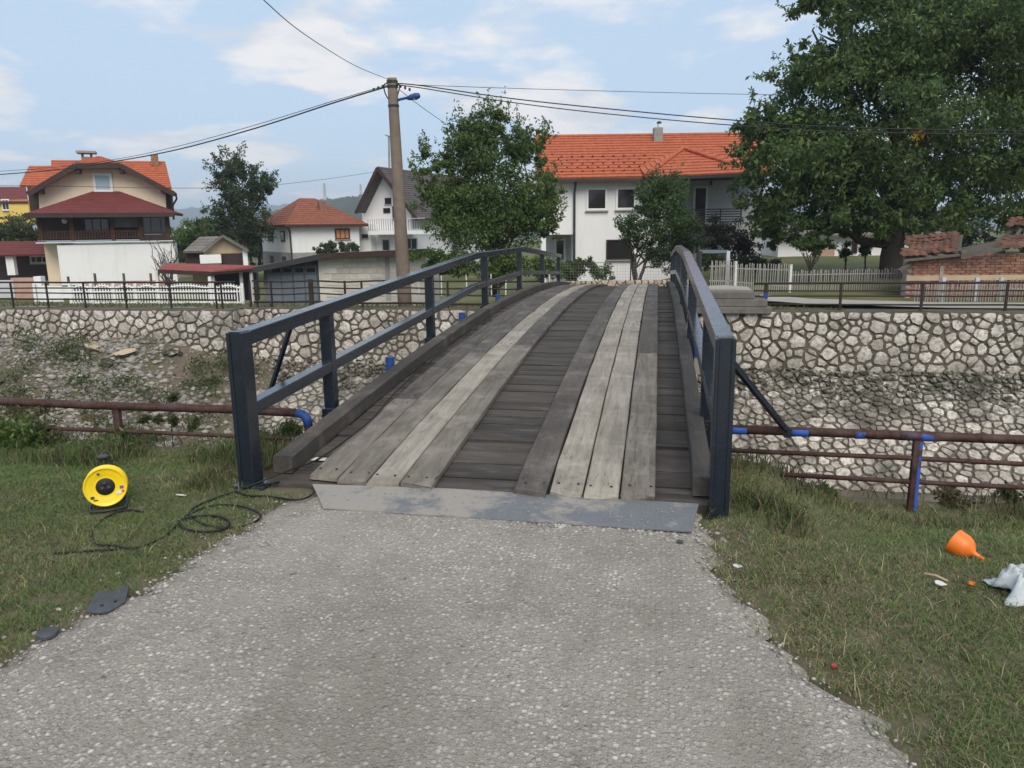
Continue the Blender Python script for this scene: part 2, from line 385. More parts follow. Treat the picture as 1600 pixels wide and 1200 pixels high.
# soil under the grass
q = NM('soil'); v = q.vec(co='World'); f = q.noise(v, 22, 6, .7); g = q.noise(v, 1.6, 5, .6)
c = q.mix(f, (.080,.068,.044), (.18,.152,.10)); c = q.mix(q.ramp(g, [(.45, 0.), (.65, .5)]), c, (.085,.088,.042))
q.bump(f, .8, .02); MATS['soil'] = q.done(c, .95, 0, .15)
q = NM('meadow'); v = q.vec(co='World'); f = q.noise(v, 5, 6, .7); g = q.noise(v, .35, 5, .6)
c = q.mix(f, (.060,.078,.028), (.125,.135,.055)); c = q.mix(q.ramp(g, [(.45, 0.), (.65, .7)]), c, (.165,.145,.075))
q.bump(f, .8, .05); MATS['meadow'] = q.done(c, .95, 0, .15)
q = NM('earth'); v = q.vec(co='World'); f = q.noise(v, 7, 7, .7); g = q.noise(v, .9, 5, .6); st = q.voro(v, 9)
c = q.mix(f, (.075,.058,.042), (.20,.168,.128)); c = q.mix(q.math('MULTIPLY', q.ramp(st, [(.20, 1.), (.34, 0.)]), .65), c, (.33,.30,.25)); c = q.mix(q.ramp(g, [(.46, 0.), (.66, .75)]), c, (.07,.075,.035))
q.bump(q.math('ADD', f, q.math('MULTIPLY', st, -1.0)), .9, .06); MATS['earth'] = q.done(c, .95, 0, .15)
plain('forest', (.030,.043,.024), .95, .45, .02, .5, co='World')
q = NM('water'); q.bump(q.noise(q.vec(co='World'), 3, 4), .2, .05); MATS['water'] = q.done((.035,.040,.032), .08, 0, .5)
def leafmat(name, trans=.35, rough=.55):
    q = NM(name); a = q.n('ShaderNodeVertexColor'); a.layer_name = 'Col'
    q.done(a.outputs['Color'], rough, 0, .25)
    t = q.n('ShaderNodeBsdfTranslucent'); q.t.links.new(q.mix(.5, a.outputs['Color'], (.12,.16,.03), 'ADD') if False else a.outputs['Color'], t.inputs[0])
    mx = q.n('ShaderNodeMixShader'); mx.inputs[0].default_value = trans
    q.t.links.new(q.b.outputs[0], mx.inputs[1]); q.t.links.new(t.outputs[0], mx.inputs[2]); q.t.links.new(mx.outputs[0], q.out.inputs[0]); MATS[name] = q.m
leafmat('leaf', .42); leafmat('grass_blade', .25, .7)
q = NM('bark'); v = q.vec((6,6,1.5)); f = q.noise(v, 3, 6, .7)
q.bump(f, .9, .03); MATS['bark'] = q.done(q.mix(f, (.030,.024,.019), (.095,.080,.066)), .95, 0, .15)
q = NM('bag'); v = q.vec(); q.bump(q.noise(v, 14, 5), .5, .01); q.set(q.b.inputs['Transmission Weight'], .0)
MATS['bag'] = q.done(q.mix(q.noise(v, 9, 4), (.40,.43,.435), (.55,.58,.585)), .45, 0, .4)
M = MATS
# ================================================================== the setting
def deck(Y): return .4 - .00535*(Y-13)**2                  # camber of the bridge deck
def edgeL(Y):
    return float(np.interp(Y, [-30, 0, 1.7, 2.29, 2.6, 3.21, 3.84, 4.26, 4.5], [-3.6, -3.0, -2.66, -2.52, -2.4, -2.28, -2.28, -2.1, -2.1])) + .035*math.sin(Y*9.1)+.025*math.sin(Y*23)+.016*math.sin(Y*43)+.010*math.sin(Y*79)
def edgeR(Y):
    return float(np.interp(Y, [-30, 0, 1.6, 2.18, 2.45, 2.68, 3.01, 3.41, 3.94, 4.5], [3.4, 2.2, 1.2, .82, .74, .62, .46, .36, .30, .30])) + .035*math.sin(Y*8.3+1)+.025*math.sin(Y*21)+.016*math.sin(Y*47)+.010*math.sin(Y*83)
def gnear(X, Y):
    w = smooth(-2.6, .4, X)
    drop = (1-w)*.16*smooth(3.9, 5.4, Y)*(.35+.65*smooth(-2.7, -3.6, X)) + w*.33*smooth(3.6, 5.4, Y)*(.25+.75*smooth(.55, 1.5, X))
    z = -.015 - drop + .018*math.sin(X*3.1+Y)*math.sin(Y*2.7) + .012*math.sin(X*7+2)*math.sin(Y*6)
    inside = smooth(edgeL(Y)-.22, edgeL(Y)+.05, X)*(1-smooth(edgeR(Y)-.05, edgeR(Y)+.22, X))
    z -= .05*inside
    if -2.75 < X < .5: z = min(z, -.02-.30*smooth(4.42, 4.6, Y))
    if Y > 5.62: z -= 2.2*(Y-5.62) + 3*max(0, Y-5.9)
    return z
def grid(name, xs, ys, zf, m, parent=None, smooth_=True):
    V = [(x, y, zf(x, y)) for y in ys for x in xs]; nx = len(xs)
    Fc = [(j*nx+i, j*nx+i+1, (j+1)*nx+i+1, (j+1)*nx+i) for j in range(len(ys)-1) for i in range(nx-1)]
    return mk(name, fast_mesh(name, V, Fc, smooth_=smooth_), m, parent)
def arange(a, b, s): return [a+s*i for i in range(int(round((b-a)/s))+1)]
xs = [-60, -40, -25, -15, -10] + arange(-8, 6, .1) + [7.5, 10, 15, 25, 40, 60]
ys = [-40, -20, -10, -5, -2, 0] + arange(.6, 5.6, .1) + [5.62, 5.75, 5.9, 6.2, 6.7]
struct(grid('ground', xs, ys, gnear, M['soil']))
# the road: a sheet between ragged edges
rows = [-40, -20, -10, -4, -1, 0, .6, 1.0] + arange(1.2, 4.3, .025)
V, Fc = [], []; ncol = 40
for Y in rows:
    a, b = edgeL(Y), edgeR(Y)
    for i in range(ncol+1):
        t = i/ncol; x = a+(b-a)*t
        e = min(t, 1-t)*ncol
        z = .004 + .010*math.sin(x*2.3+Y*1.1)*math.sin(Y*1.7) + .004*math.sin(x*9+Y*5)*math.sin(Y*11) - (.055 if e < .5 else .012 if e < 1.5 else 0)
        V.append((x, Y, z))
for j in range(len(rows)-1):
    for i in range(ncol): a = j*(ncol+1)+i; Fc.append((a, a+1, a+ncol+2, a+ncol+1))
struct(mk('road', fast_mesh('road', V, Fc, smooth_=True), M['road']))
# loose and half-bedded stones on the road
def pebbles(name, P, S, cols, flat=.5):
    base = np.array([(0,0,1)]+[(math.cos(a), math.sin(a), .25) for a in np.arange(5)*2*math.pi/5]+[(math.cos(a)*.8, math.sin(a)*.8, -.6) for a in (np.arange(5)+.5)*2*math.pi/5])
    fb = [(0,1+i,1+(i+1)%5) for i in range(5)] + [(1+i,6+i,1+(i+1)%5) for i in range(5)] + [(1+(i+1)%5,6+i,6+(i+1)%5) for i in range(5)]
    n = len(P); V = np.repeat(base[None], n, 0)*(1+rng.uniform(-.25, .25, (n, 11, 3)))
    V *= (S[:, None, None]*np.stack([rng.uniform(.8, 1.3, n), rng.uniform(.7, 1.0, n), np.full(n, flat)], 1)[:, None, :])
    a = rng.uniform(0, 6.28, n); c, s = np.cos(a)[:, None], np.sin(a)[:, None]
    X = V[..., 0]*c - V[..., 1]*s; Y = V[..., 0]*s + V[..., 1]*c
    V = np.stack([X, Y, V[..., 2]], -1) + P[:, None, :]
    Fc = (np.array(fb)[None] + (np.arange(n)*11)[:, None, None]).reshape(-1, 3)
    return stuff(mk(name, fast_mesh(name, V.reshape(-1, 3), Fc, np.repeat(cols, 11, 0)), M['pebble']))
P, S, C_ = [], [], []
def put(x, y, s, sink=.35):
    inr = edgeL(y) < x < edgeR(y)
    z = .010*math.sin(x*2.3+y*1.1)*math.sin(y*1.7)+.004 if inr else gnear(x, y)
    P.append((x, y, z + s*(.6-sink) - (.3*s if inr else 0))); S.append(s)
    k = random.choice([.18, .22, .26, .30, .35, .41]); C_.append((k, k*.95, k*.87))
for _ in range(13000):
    y = 1.3+3.0*random.random()**1.3; x = random.uniform(edgeL(y)+.03, edgeR(y)-.03)
    if math.sin(x*2.1+1)*math.sin(y*1.7+x)+math.sin(x*5.3+y*4.1)*.5+random.uniform(-.8, .8) < -.35: continue
    put(x, y, random.choice([.004, .005, .006, .007, .008, .010, .012]), .80)
for _ in range(420):
    y = random.uniform(1.4, 4.2); x = edgeL(y) + random.gauss(.10, .16); put(x, y, random.choice([.004, .005, .006, .008, .010, .015]), .4)
for _ in range(140):
    y = random.uniform(1.6, 4.0); x = edgeR(y) + random.gauss(-.08, .12); put(x, y, random.choice([.004, .005, .006, .008, .011]), .45)
for _ in range(700):
    x = random.gauss(-.45, .36); y = 3.95-.02*x-abs(random.gauss(0, .05)); put(x, y, random.choice([.004, .006, .008, .012, .016]), .3)
for _ in range(160):
    x, y = random.uniform(-2.0, .2), random.uniform(3.95, 4.3); s = random.choice([.002, .003, .004, .006]); P.append((x, y, .021+s*.2)); S.append(s); C_.append((.33, .30, .27))
tag(pebbles('gravel', np.array(P), np.array(S), np.array(C_)), 'loose pale gravel scattered over the worn road', 'gravel')

# river bed and water
struct(grid('river_bed', [-70, -30, 0, 30, 70], [5.8, 9, 12, 16, 20], lambda x, y: -5.2, M['earth']))
struct(grid('river', [-70, -20, 20, 70], [6.0, 9, 12, 16.5], lambda x, y: -4.55, M['water']))

# voronoi stones -----------------------------------------------------------
def clip(poly, n, d):                              # keep the side p.n <= d
    out = []
    for i in range(len(poly)):
        a, b = poly[i], poly[(i+1) % len(poly)]; da, db = a[0]*n[0]+a[1]*n[1]-d, b[0]*n[0]+b[1]*n[1]-d
        if da <= 0: out.append(a)
        if (da < 0) != (db < 0):
            t = da/(da-db); out.append((a[0]+(b[0]-a[0])*t, a[1]+(b[1]-a[1])*t))
    return out
def cells(s0, s1, t0, t1, rmin, rmax, asp, seed):
    rd = random.Random(seed); pts = []; buf = np.zeros((6000, 3)); nb_ = 0; tries = int(26*(s1-s0)*(t1-t0)/(rmin*rmax)/1.6)+300
    for _ in range(min(tries, 48000)):
        p = (rd.uniform(s0, s1), rd.uniform(t0, t1)); r = rd.uniform(rmin, rmax) if rd.random() < .85 else rmin*.7
        q = buf[:nb_]
        if nb_ == 0 or bool((((p[0]-q[:, 0])/asp)**2+(p[1]-q[:, 1])**2 > ((r+q[:, 2])*.5)**2).all()): pts.append((*p, r)); buf[nb_] = (*p, r); nb_ += 1
    A = np.array(pts); out = []
    for i, p in enumerate(pts):
        d2 = (A[:, 0]-p[0])**2+(A[:, 1]-p[1])**2; nb = np.argsort(d2)[1:22]
        poly = [(s0, t0), (s1, t0), (s1, t1), (s0, t1)]
        poly = [(max(s0, min(s1, p[0]+a)), max(t0, min(t1, p[1]+b))) for a, b in ((-1.2,-1.2),(1.2,-1.2),(1.2,1.2),(-1.2,1.2))]
        for j in nb:
            qx, qy, qr = pts[j]; n = (qx-p[0], qy-p[1]); L = math.hypot(*n)
            f = .5 + .25*(p[2]-qr)/max(L, .05)
            mid = (p[0]+n[0]*f, p[1]+n[1]*f); poly = clip(poly, n, mid[0]*n[0]+mid[1]*n[1])
            if len(poly) < 3: break
        if len(poly) >= 3: out.append(poly)
    return out
def stone_mesh(poly, rd, joint, hgt):
    n = len(poly); cx = sum(p[0] for p in poly)/n; cy = sum(p[1] for p in poly)/n
    area = abs(sum(poly[i][0]*poly[(i+1) % n][1]-poly[(i+1) % n][0]*poly[i][1] for i in range(n)))/2
    rad = math.sqrt(area/math.pi)
    if rad < joint*1.6: return None
    k = max(.35, 1-joint*rd.uniform(.55, 1.5)/rad); pts = []
    for i in range(n):                             # cut corners so that the outline rounds off unevenly
        a, b = poly[i], poly[(i+1) % n]
        if math.hypot(a[0]-b[0], a[1]-b[1]) < .02: continue
        for f in ((rd.uniform(.08, .2), rd.uniform(.42, .58), rd.uniform(.8, .92)) if math.hypot(a[0]-b[0], a[1]-b[1]) > .12 else (rd.uniform(.2, .4), rd.uniform(.6, .8))):
            j = 1+rd.uniform(-.15, .09); pts.append(((a[0]+(b[0]-a[0])*f-cx)*k*j, (a[1]+(b[1]-a[1])*f-cy)*k*j))
    m = len(pts)
    if m < 5: return None
    tilt = (rd.uniform(-.25, .25), rd.uniform(-.25, .25)); V = []
    for sc, h in ((1.0, -.03), (.93, hgt*.8)):
        for p in pts:
            j = rd.uniform(-.08, .08)*hgt if h > 0 else 0
            V.append((p[0]*sc, p[1]*sc, h + j + (p[0]*tilt[0]+p[1]*tilt[1])*(.35 if h > 0 else 0)))
    V.append((0, 0, hgt*1.1)); Fc = []
    for r in range(1):
        for i in range(m): Fc.append((r*m+i, r*m+(i+1) % m, (r+1)*m+(i+1) % m, (r+1)*m+i))
    for i in range(m): Fc.append((m+i, m+(i+1) % m, 2*m))
    return V, Fc, (cx, cy), area
def stone_face(parent, polys, T, m, joint, hgt, seed, limit=290, key=None):
    """T(s,t) -> (point, s axis, t axis, normal); the largest pieces become objects, the rest one mesh"""
    rd = random.Random(seed); L = [x for x in (stone_mesh(p, rd, joint, hgt*rd.uniform(.6, 1.2)) for p in polys) if x]
    L.sort(key=lambda x: -(x[3]*(key(x[2]) if key else 1))); rest = MB()
    inv = parent.matrix_basis.inverted() if parent else Matrix()
    for i, (V, Fc, c, ar) in enumerate(L):
        o, a, b, n = T(*c)
        if i < limit:
            me = bpy.data.meshes.new('stone'); me.from_pydata(V, [], Fc); me.update()
            ob = mk('stone', me, m, parent)
            ob.matrix_basis = inv @ Matrix(((a.x, b.x, n.x, o.x), (a.y, b.y, n.y, o.y), (a.z, b.z, n.z, o.z), (0,0,0,1)))
        else:
            rest.add([inv @ (o + a*p[0] + b*p[1] + n*p[2]) for p in V], Fc)
    if rest.v:
        stuff(rest.build('small_stones', m, parent))
WALL_TOP = -.42
def wall(name, label, x0, x1, Y, z0, seed, ret=False):
    e = empty(name, ((x0+x1)/2, Y, z0), label, 'stone wall')
    mb = MB().box(x0-e.location.x, x1-e.location.x, .0, .6, -.3, WALL_TOP-z0+.005); mb.build('mortar', M['mortar'], e)
    polys = cells(x0, x1, z0, WALL_TOP-.01, .155, .33, 1.15, seed)
    key = (lambda c: 0.05 if -2.7 < c[0] < .4 else (1.0 if (c[0] > -11.5 or Y < 19) else .1)) 
    stone_face(e, polys, lambda s, t: (Vector((s, Y, t)), Vector((1,0,0)), Vector((0,0,1)), Vector((0,-1,0))), M['wall_stone'], .025, .045, seed, 290, key)
    if ret:
        polys = cells(Y, Y+.6, z0, WALL_TOP-.01, .16, .34, 1.1, seed+5)
        stone_face(e, polys, lambda s, t: (Vector((x1, s, t)), Vector((0,1,0)), Vector((0,0,1)), Vector((1,0,0))), M['wall_stone'], .026, .05, seed, 5)
    return e
wall('retaining_wall', 'pale river-stone retaining wall below the railing, above the heaped earth', -24, -11.35, 18.75, -2.2, 11, True)
wall('retaining_wall', 'pale river-stone retaining wall that the far end of the bridge rests on', -11.7, 12, 19.32, -2.2, 12)
# sloping stone pitching below the walls
SL = 1.55
def slopeT(Yt):
    L = math.hypot(SL, 1); b = Vector((0, SL/L, 1/L)); n = Vector((0, -1/L, SL/L))
    return lambda s, t: (Vector((s, Yt, -1.88)) + b*t, Vector((1,0,0)), b, n)
emb = struct(grid('embankment', [-40, -24, -11.3, 0, 12, 30], [14.3, 16, 18, 19.4], lambda x, y: -1.88-(19.35-y)/SL-.0, M['mortar']))
polys = cells(-13.5, 10.5, -3.7, .1, .13, .29, 1.25, 21)
T0 = slopeT(19.3)
polys2 = [[(p[0], p[1]) for p in q_] for q_ in polys]
stone_face(emb, polys2, lambda s, t: T0(s, t), M['slope_stone'], .020, .05, 5, 300, lambda c: (1.3 if c[0] > .6 else .2 if c[0] > -2.6 else .8) * (1 if c[1] > -3.4 else .3))
# heap of washed-in earth against the left wall
def mound(x, y):
    base = -1.95-(18.8-y)/1.75
    hgt = 1.0*smooth(-9.2, -15, x) + .25*smooth(-7.5, -10, x)
    return base + hgt*smooth(13.0, 18.0, y)*.62 + .10*math.sin(x*1.9+y)*math.sin(y*1.3) + .05*math.sin(x*5.3)*math.sin(y*4.1) - .9*smooth(-11.2, -9.2, x)
struct(grid('earth_mound', arange(-24, -9.2, .2), arange(14.0, 18.8, .2), mound, M['earth']))
P, S, C_ = [], [], []
for _ in range(9000):
    x, y = random.uniform(-19, -10.4), random.uniform(14.2, 18.7)
    if math.sin(x*.9+y*.5)+math.sin(y*1.7-x*.4)*.6+random.uniform(-.9, .9) < -.3: continue
    s = random.choice([.03, .04, .05, .06, .08, .11]); P.append((x, y, mound(x, y)+s*.1)); S.append(s); k = random.uniform(.13, .33); C_.append((k, k*.93, k*.84))
tag(pebbles('rubble', np.array(P), np.array(S), np.array(C_), .5), 'pale rubble strewn over the heaped earth below the wall', 'rubble')
rd = random.Random(3)
for i in range(30):
    x, y = rd.uniform(-18, -9.5), rd.uniform(15.6, 18.6)
    s = rd.uniform(.10, .24); mb = MB(); n = 7
    prof = [(.02, .62), (.55, .55), (.95, .2), (1.0, -.15), (.6, -.5), (.05, -.6)]
    mb.lathe([(r*s, z*s*.6) for r, z in prof], n)
    mb.v = [(a*(1.3+rd.uniform(-.25, .25)), b*(1+rd.uniform(-.25, .25)), c+rd.uniform(-.03, .03)*s) for a, b, c in mb.v]
    o = mb.build('rock', M['slope_stone'] if i > 2 else M['dry_stone'], None, smooth_=False)
    o.location = (x, y, mound(x, y)+s*.12); o.rotation_euler = (rd.uniform(-.3, .3), .2, rd.uniform(0, 6))
    if i == 0: o.location = (*atY(148, 553, 18.3)[:2], 0); o.location.z = mound(o.location.x, o.location.y)+.12; o.scale = (1.5,)*3
    if i == 1: o.location = (*atY(195, 560, 18.0)[:2], 0); o.location.z = mound(o.location.x, o.location.y)+.12; o.scale = (1.9, 1.2, 1.2)
    tag(o, 'tan boulder resting on the heaped earth under the wall' if i <= 2 else 'grey rock lying on the heaped earth under the stone wall', 'rock', 'rocks on the earth heap')

# land behind the far wall
def zl(Y): return float(np.interp(Y, [19, 20.6, 34, 60, 120, 400, 4000], [-.40, -.45, -1.85, -1.95, -2.2, -4, -20]))
def zr(Y): return float(np.interp(Y, [19, 21.4, 27, 50, 120, 400, 4000], [-.40, -.48, -.20, -.12, -.3, -2, -20]))
def gfar(X, Y):
    w = smooth(-6, 6, X)
    return zl(Y)*(1-w)+zr(Y)*w + .02*math.sin(X*1.3)*math.sin(Y*1.7)
xs = [-3500, -1200, -400, -150, -90, -60] + arange(-46, 30, 1.0) + [40, 60, 100, 250, 800, 3500]
ys = [19.35, 19.6, 20, 20.6] + arange(21, 60, 1.0) + [70, 90, 140, 300, 800, 1800, 4500]
struct(grid('far_ground', xs, ys, lambda x, y: gfar(x, y)-.012, M['meadow']))
# concrete lane along the far bank and the ramp off the bridge
def ribbon(name, pts, w, m, lift=.03):
    mb = MB(); n = len(pts); o = []
    for i, p in enumerate(pts):
        a, b = Vector(pts[max(0, i-1)]), Vector(pts[min(n-1, i+1)]); d = (b-a).normalized(); s = Vector((-d.y, d.x, 0))*w/2
        for q in (-1, 1): o.append((p[0]+s.x*q, p[1]+s.y*q, p[2]+lift))
    mb.add(o, [(2*i, 2*i+1, 2*i+3, 2*i+2) for i in range(n-1)]); return struct(mb.build(name, m))
ribbon('ramp', [(-1.1, 21.5, deck(21.5)-.02), (-1.1, 22.6, -.1), (-1.1, 24, -.24), (-1.1, 25.2, -.3)], 3.3, M['pale_concrete'], .0)
ribbon('lane', [(-1, 23.6, -.27), (.8, 23.2, -.26), (2.2, 22.0, -.30), (4, 21.2, -.38), (7, 20.75, -.42), (16, 20.7, -.44)], 1.5, M['pale_concrete'], .03)
# ================================================================== the bridge
BR = empty('bridge', (-1.12, 4.35, 0), 'narrow arched timber-decked road bridge with dark navy steel railings', 'bridge')
BO = Vector(BR.location)
Y0, Y1 = 4.36, 21.55
def B(x, y, z): return (x-BO.x, y-BO.y, z-BO.z)
def long_plank(name, x0, x1, ya, yb, zb, th, m, rd, cut=0, parent=None):
    """a plank that follows the camber, with chamfered uneven edges; built round its own centre"""
    n = max(2, int((yb-ya)/.45)); cx, cy = (x0+x1)/2, (ya+yb)/2; w = (x1-x0)/2; ch = .007; mb = MB(); cz = deck(cy)+zb
    for i in range(n+1):
        y = ya+(yb-ya)*i/n; z = deck(y)+zb-cz; j = rd.uniform(-.004, .004); k = rd.uniform(-.003, .003)
        sec = [(-w+j, 0), (w+k, 0), (w+k, th-ch), (w-ch+k, th), (-w+ch+j, th), (-w+j, th-ch)]
        for sx, sz in sec:
            yy = y-cy + (cut*(sx/w) if i == 0 else 0)
            if i == 0 and sz > th*.9: yy += .010
            mb.v.append((sx, yy, z+sz + rd.uniform(-.0015, .0015)))
    for i in range(n):
        for k in range(6): mb.f.append((i*6+k, i*6+(k+1) % 6, (i+1)*6+(k+1) % 6, (i+1)*6+k))
    mb.f.append(tuple(range(6))[::-1]); mb.f.append(tuple(n*6+k for k in range(6)))
    if name == 'running_board':                    # worn, splintered ends
        for k in range(6):
            a_ = mb.v[k]; mb.v[k] = (a_[0]*rd.uniform(.94, 1.0), a_[1]+rd.uniform(-.008, .014), a_[2]-(rd.uniform(.0, .008) if k > 1 else 0))
    o = mb.build(name, m, parent or BR); o.location = B(cx, cy, cz); return o
rd = random.Random(5)
# cross planks
y = Y0; i = 0
cp = []
for _ in range(5):
    mb = MB(); W = 1.43; ch = .006
    w = 1.0
    mb.box(-W, W, -.5, .5, -.055, 0)
    me = mb.data('cross_plank'); cp.append(me)
while y < Y1:
    w = rd.choice([.17, .19, .20, .22]) if y > 4.9 else .235
    o = mk('cross_plank', cp[i % 5], M['cross_wood'], BR); th = math.atan(-2*.00535*(y+w/2-13))
    o.location = B(-1.085+rd.uniform(-.02, .02), y+w/2, deck(y+w/2)-rd.uniform(0, .016)); o.rotation_euler = (th+rd.uniform(-.012, .012), rd.uniform(-.002, .002), rd.uniform(-.004, .004))
    o.scale = (1, w-rd.uniform(.008, .022), 1); y += w; i += 1
# running boards of the two wheel tracks
tracks = [(-2.23, -2.01, 'track_dark', .034), (-2.01, -1.795, 'track_mid', .038), (-1.795, -1.575, 'track_light', .042), (-1.575, -1.35, 'track_light', .046),
          (-.84, -.622, 'track_dark', .052), (-.622, -.405, 'track_light', .05), (-.405, -.19, 'track_light', .05), (-.19, .03, 'track_mid', .054)]
joints = [[6.1, 10.1, 14.1, 18.2], [7.9, 12.0, 16.2], [8.3, 10.9, 15.1, 18.9], [8.3, 12.3, 16.3], [7.9, 11.8, 15.8], [10.4, 14.6, 18.6], [9.9, 14.2, 18.2], [7.95, 12.1, 16.1]]
starts = [4.41, 4.36, 4.335, 4.315, 4.30, 4.325, 4.305, 4.33]
for k, (a, b, m, th) in enumerate(tracks):
    seg = [starts[k]]+joints[k]+[Y1-.05]
    # the right-hand edge board of the left track is the dark one
    for s0, s1 in zip(seg[:-1], seg[1:]):
        far_ = s0 > 6; mm = M['track_dark'] if (far_ and k in (1, 3, 7)) else M['track_mid'] if k in (0, 3) and not far_ else M[m]
        o = long_plank('running_board', a+.004+rd.uniform(0, .004), b-.004-rd.uniform(0, .004), s0+.004, s1-.004, .003, th, mm, rd, cut=rd.uniform(-.022, .022))
        for sx in (-.06, .06):                    # nail heads at both ends
            for yy in (s0+.12, s1-.12):
                nb = MB().lathe([(.0005, .004), (.008, .003), (.009, -.003)], 8); q_ = nb.build('nail', M['dark_metal'], o)
                q_.location = (sx+rd.uniform(-.02, .02), yy-(s0+s1)/2, deck(yy)-deck((s0+s1)/2)+th)
for k, (a, b, sg) in enumerate([(-2.52, -2.385, [4.50, 8.6, 12.7, 16.8, 21.0]), (.245, .365, [4.46, 8.9, 13.1, 17.2, 21.2])]):
    for s0, s1 in zip(sg[:-1], sg[1:]):
        long_plank('curb_beam', a, b, s0+.004, s1-.004, .002, .115, M['curb_wood'], rd)
# girders under the deck
for x in (-2.46, -1.5, -.6, .30):
    mb = MB(); ys_ = arange(4.9, 21.1, 1.35)
    for a, b in zip(ys_[:-1], ys_[1:]):
        for (w, h, off) in ((.16, .02, -.075), (.02, .30, -.235), (.16, .02, -.395)):
            mb.beam(B(x, a, deck(a)+off), B(x, b, deck(b)+off), w, h)
    mb.build('girder', M['dark_metal'], BR)
XL, XR = -2.60, .385
ZT = lambda Y: float(np.interp(Y, [4.3, 10.7, 14.7, 20.6], [.945, 1.245, 1.24, .90]))
ZM = lambda Y: float(np.interp(Y, [4.3, 10.7, 14.7, 20.6], [.475, .80, .79, .45]))
posts = [5.66, 8.5, 11.4, 14.4, 17.4, 20.35]
for X, sg in ((XL, -1), (XR, 1)):
    mb = MB(); hw = .044                          # end post: a heavy rolled section with flanges
    mb.box(*(X-BO.x-hw, X-BO.x+hw), .0-.05, .05, -.30, ZT(4.35)+.052)
    mb.box(X-BO.x-hw-.012, X-BO.x-hw+.012, -.062, .062, -.30, ZT(4.35)+.046); mb.box(X-BO.x+hw-.012, X-BO.x+hw+.012, -.062, .062, -.30, ZT(4.35)+.046)
    p = mb.build('end_post', M['navy'], BR, bevel=.004)
    if sg < 0: MB().box(X-BO.x-.09, X-BO.x+.13, -.085, .10, -.035, -.008).build('base_plate', M['navy'], BR, bevel=.003)
    for Yp in posts:
        q_ = MB().box(X-BO.x-.045, X-BO.x+.045, Yp-BO.y-.045, Yp-BO.y+.045, deck(Yp)-.30, ZT(Yp)-.046).build('post', M['navy'], BR, bevel=.004)
        q_ = MB().box(X-BO.x-.062, X-BO.x+.062, Yp-BO.y-.065, Yp-BO.y+.065, deck(Yp)-.30, deck(Yp)+.085).build('socket', M['navy'], BR, bevel=.004)
        for zz in (.03, .065): MB().lathe([(.001, .010), (.011, .010), (.012, 0), (.012, -.004)], 6, Matrix.Translation((X-BO.x, Yp-BO.y-.065, deck(Yp)+zz-.01)) @ Matrix.Rotation(R(90), 4, 'X')).build('bolt', M['dark_metal'], q_)
    for nm, Z, w, h in (('top_rail', ZT, .105, .092), ('middle_rail', ZM, .085, .085)):
        kn = [4.405, 10.7, 14.7, 20.62]
        for a, b in zip(kn[:-1], kn[1:]):
            e0 = 0 if a < 5 else .012
            MB().beam(B(X, a-e0, Z(a)), B(X, b+.012, Z(b)), w, h).build(nm, M['navy'], BR, bevel=.004)
# raking stays from the top rails to the bank railings
MB().beam(B(XL-.03, 5.12, ZT(5.12)-.04), B(-3.06, 5.40, .215), .028, .028).build('stay', M['navy'], BR)
MB().beam(B(XR+.03, 4.75, ZT(4.75)-.12), B(.925, 5.40, .19), .034, .034).build('stay', M['navy'], BR)
MB().beam(B(.925, 5.385, .15), B(.925, 5.385, .215), .05, .03).build('stay_foot', M['navy'], BR)
# sawn-off stubs of the old blue railing along the deck edge
def atX(x, y, X): r = ray(x, y); return CAMP + r*(X/r.x)
for X, px, py in ((-2.66, 610, 580), (-2.66, 722, 505), (-2.66, 778, 470), (.44, 1088, 592), (.45, 1079, 540), (.46, 1064, 470)):
    Yp = atX(px, py, X).y
    q_ = MB().lathe([(.005, .06), (.040, .06), (.046, .055), (.046, -.09)], 14).build('stub', M['blue_paint'], BR, smooth_=False)
    q_.location = B(X, Yp, deck(Yp)+.07); MB().box(-.03, .03, -.03, .03, -.28, -.085).build('stub_base', M['concrete'], q_)
# steel plate in front of the planks
pl = [atZ(488, 757, .012), atZ(505, 794, .012), atZ(640, 803, .012), atZ(790, 813, .012), atZ(1080, 831, .012), atZ(1092, 788, .012), atZ(700, 764, .012)]
pl = [(p.x, p.y, .008) for p in pl]
tag(MB().prism(pl, (0, 0, .008)).build('steel_plate', M['steel_plate'], None), 'worn grey steel plate bridging the gap between road and planks', 'steel plate')

# ================================================================== bank railings
def railing(name, label, spans, posts_, m, r=(.03, .018, .018), flat=True, bend=None, pm=None, thick=()):
    """spans: per rail, a list of world points; posts: (x, y, z0, z1, width)"""
    o0 = Vector((posts_[0][0], posts_[0][1], posts_[0][2])); e = empty(name, o0, label, 'railing')
    for k, pts in enumerate(spans):
        MB().tube([Vector(p)-o0 for p in pts], r[min(k, len(r)-1)], 10).build('rail', m, e, smooth_=True)
    for (x, y, z0, z1, w) in posts_:
        MB().box(x-o0.x-w/2, x-o0.x+w/2, y-o0.y-.022, y-o0.y+.022, z0-o0.z, z1-o0.z).build('post', pm or m, e, bevel=.004)
    return e
def wob(x0, x1, y, z0, z1, n, a, rd, slope=0):
    return [(x0+(x1-x0)*i/n, y, z0+(z1-z0)*i/n + rd.uniform(-a, a)) for i in range(n+1)]
rd = random.Random(9); YR = 5.40
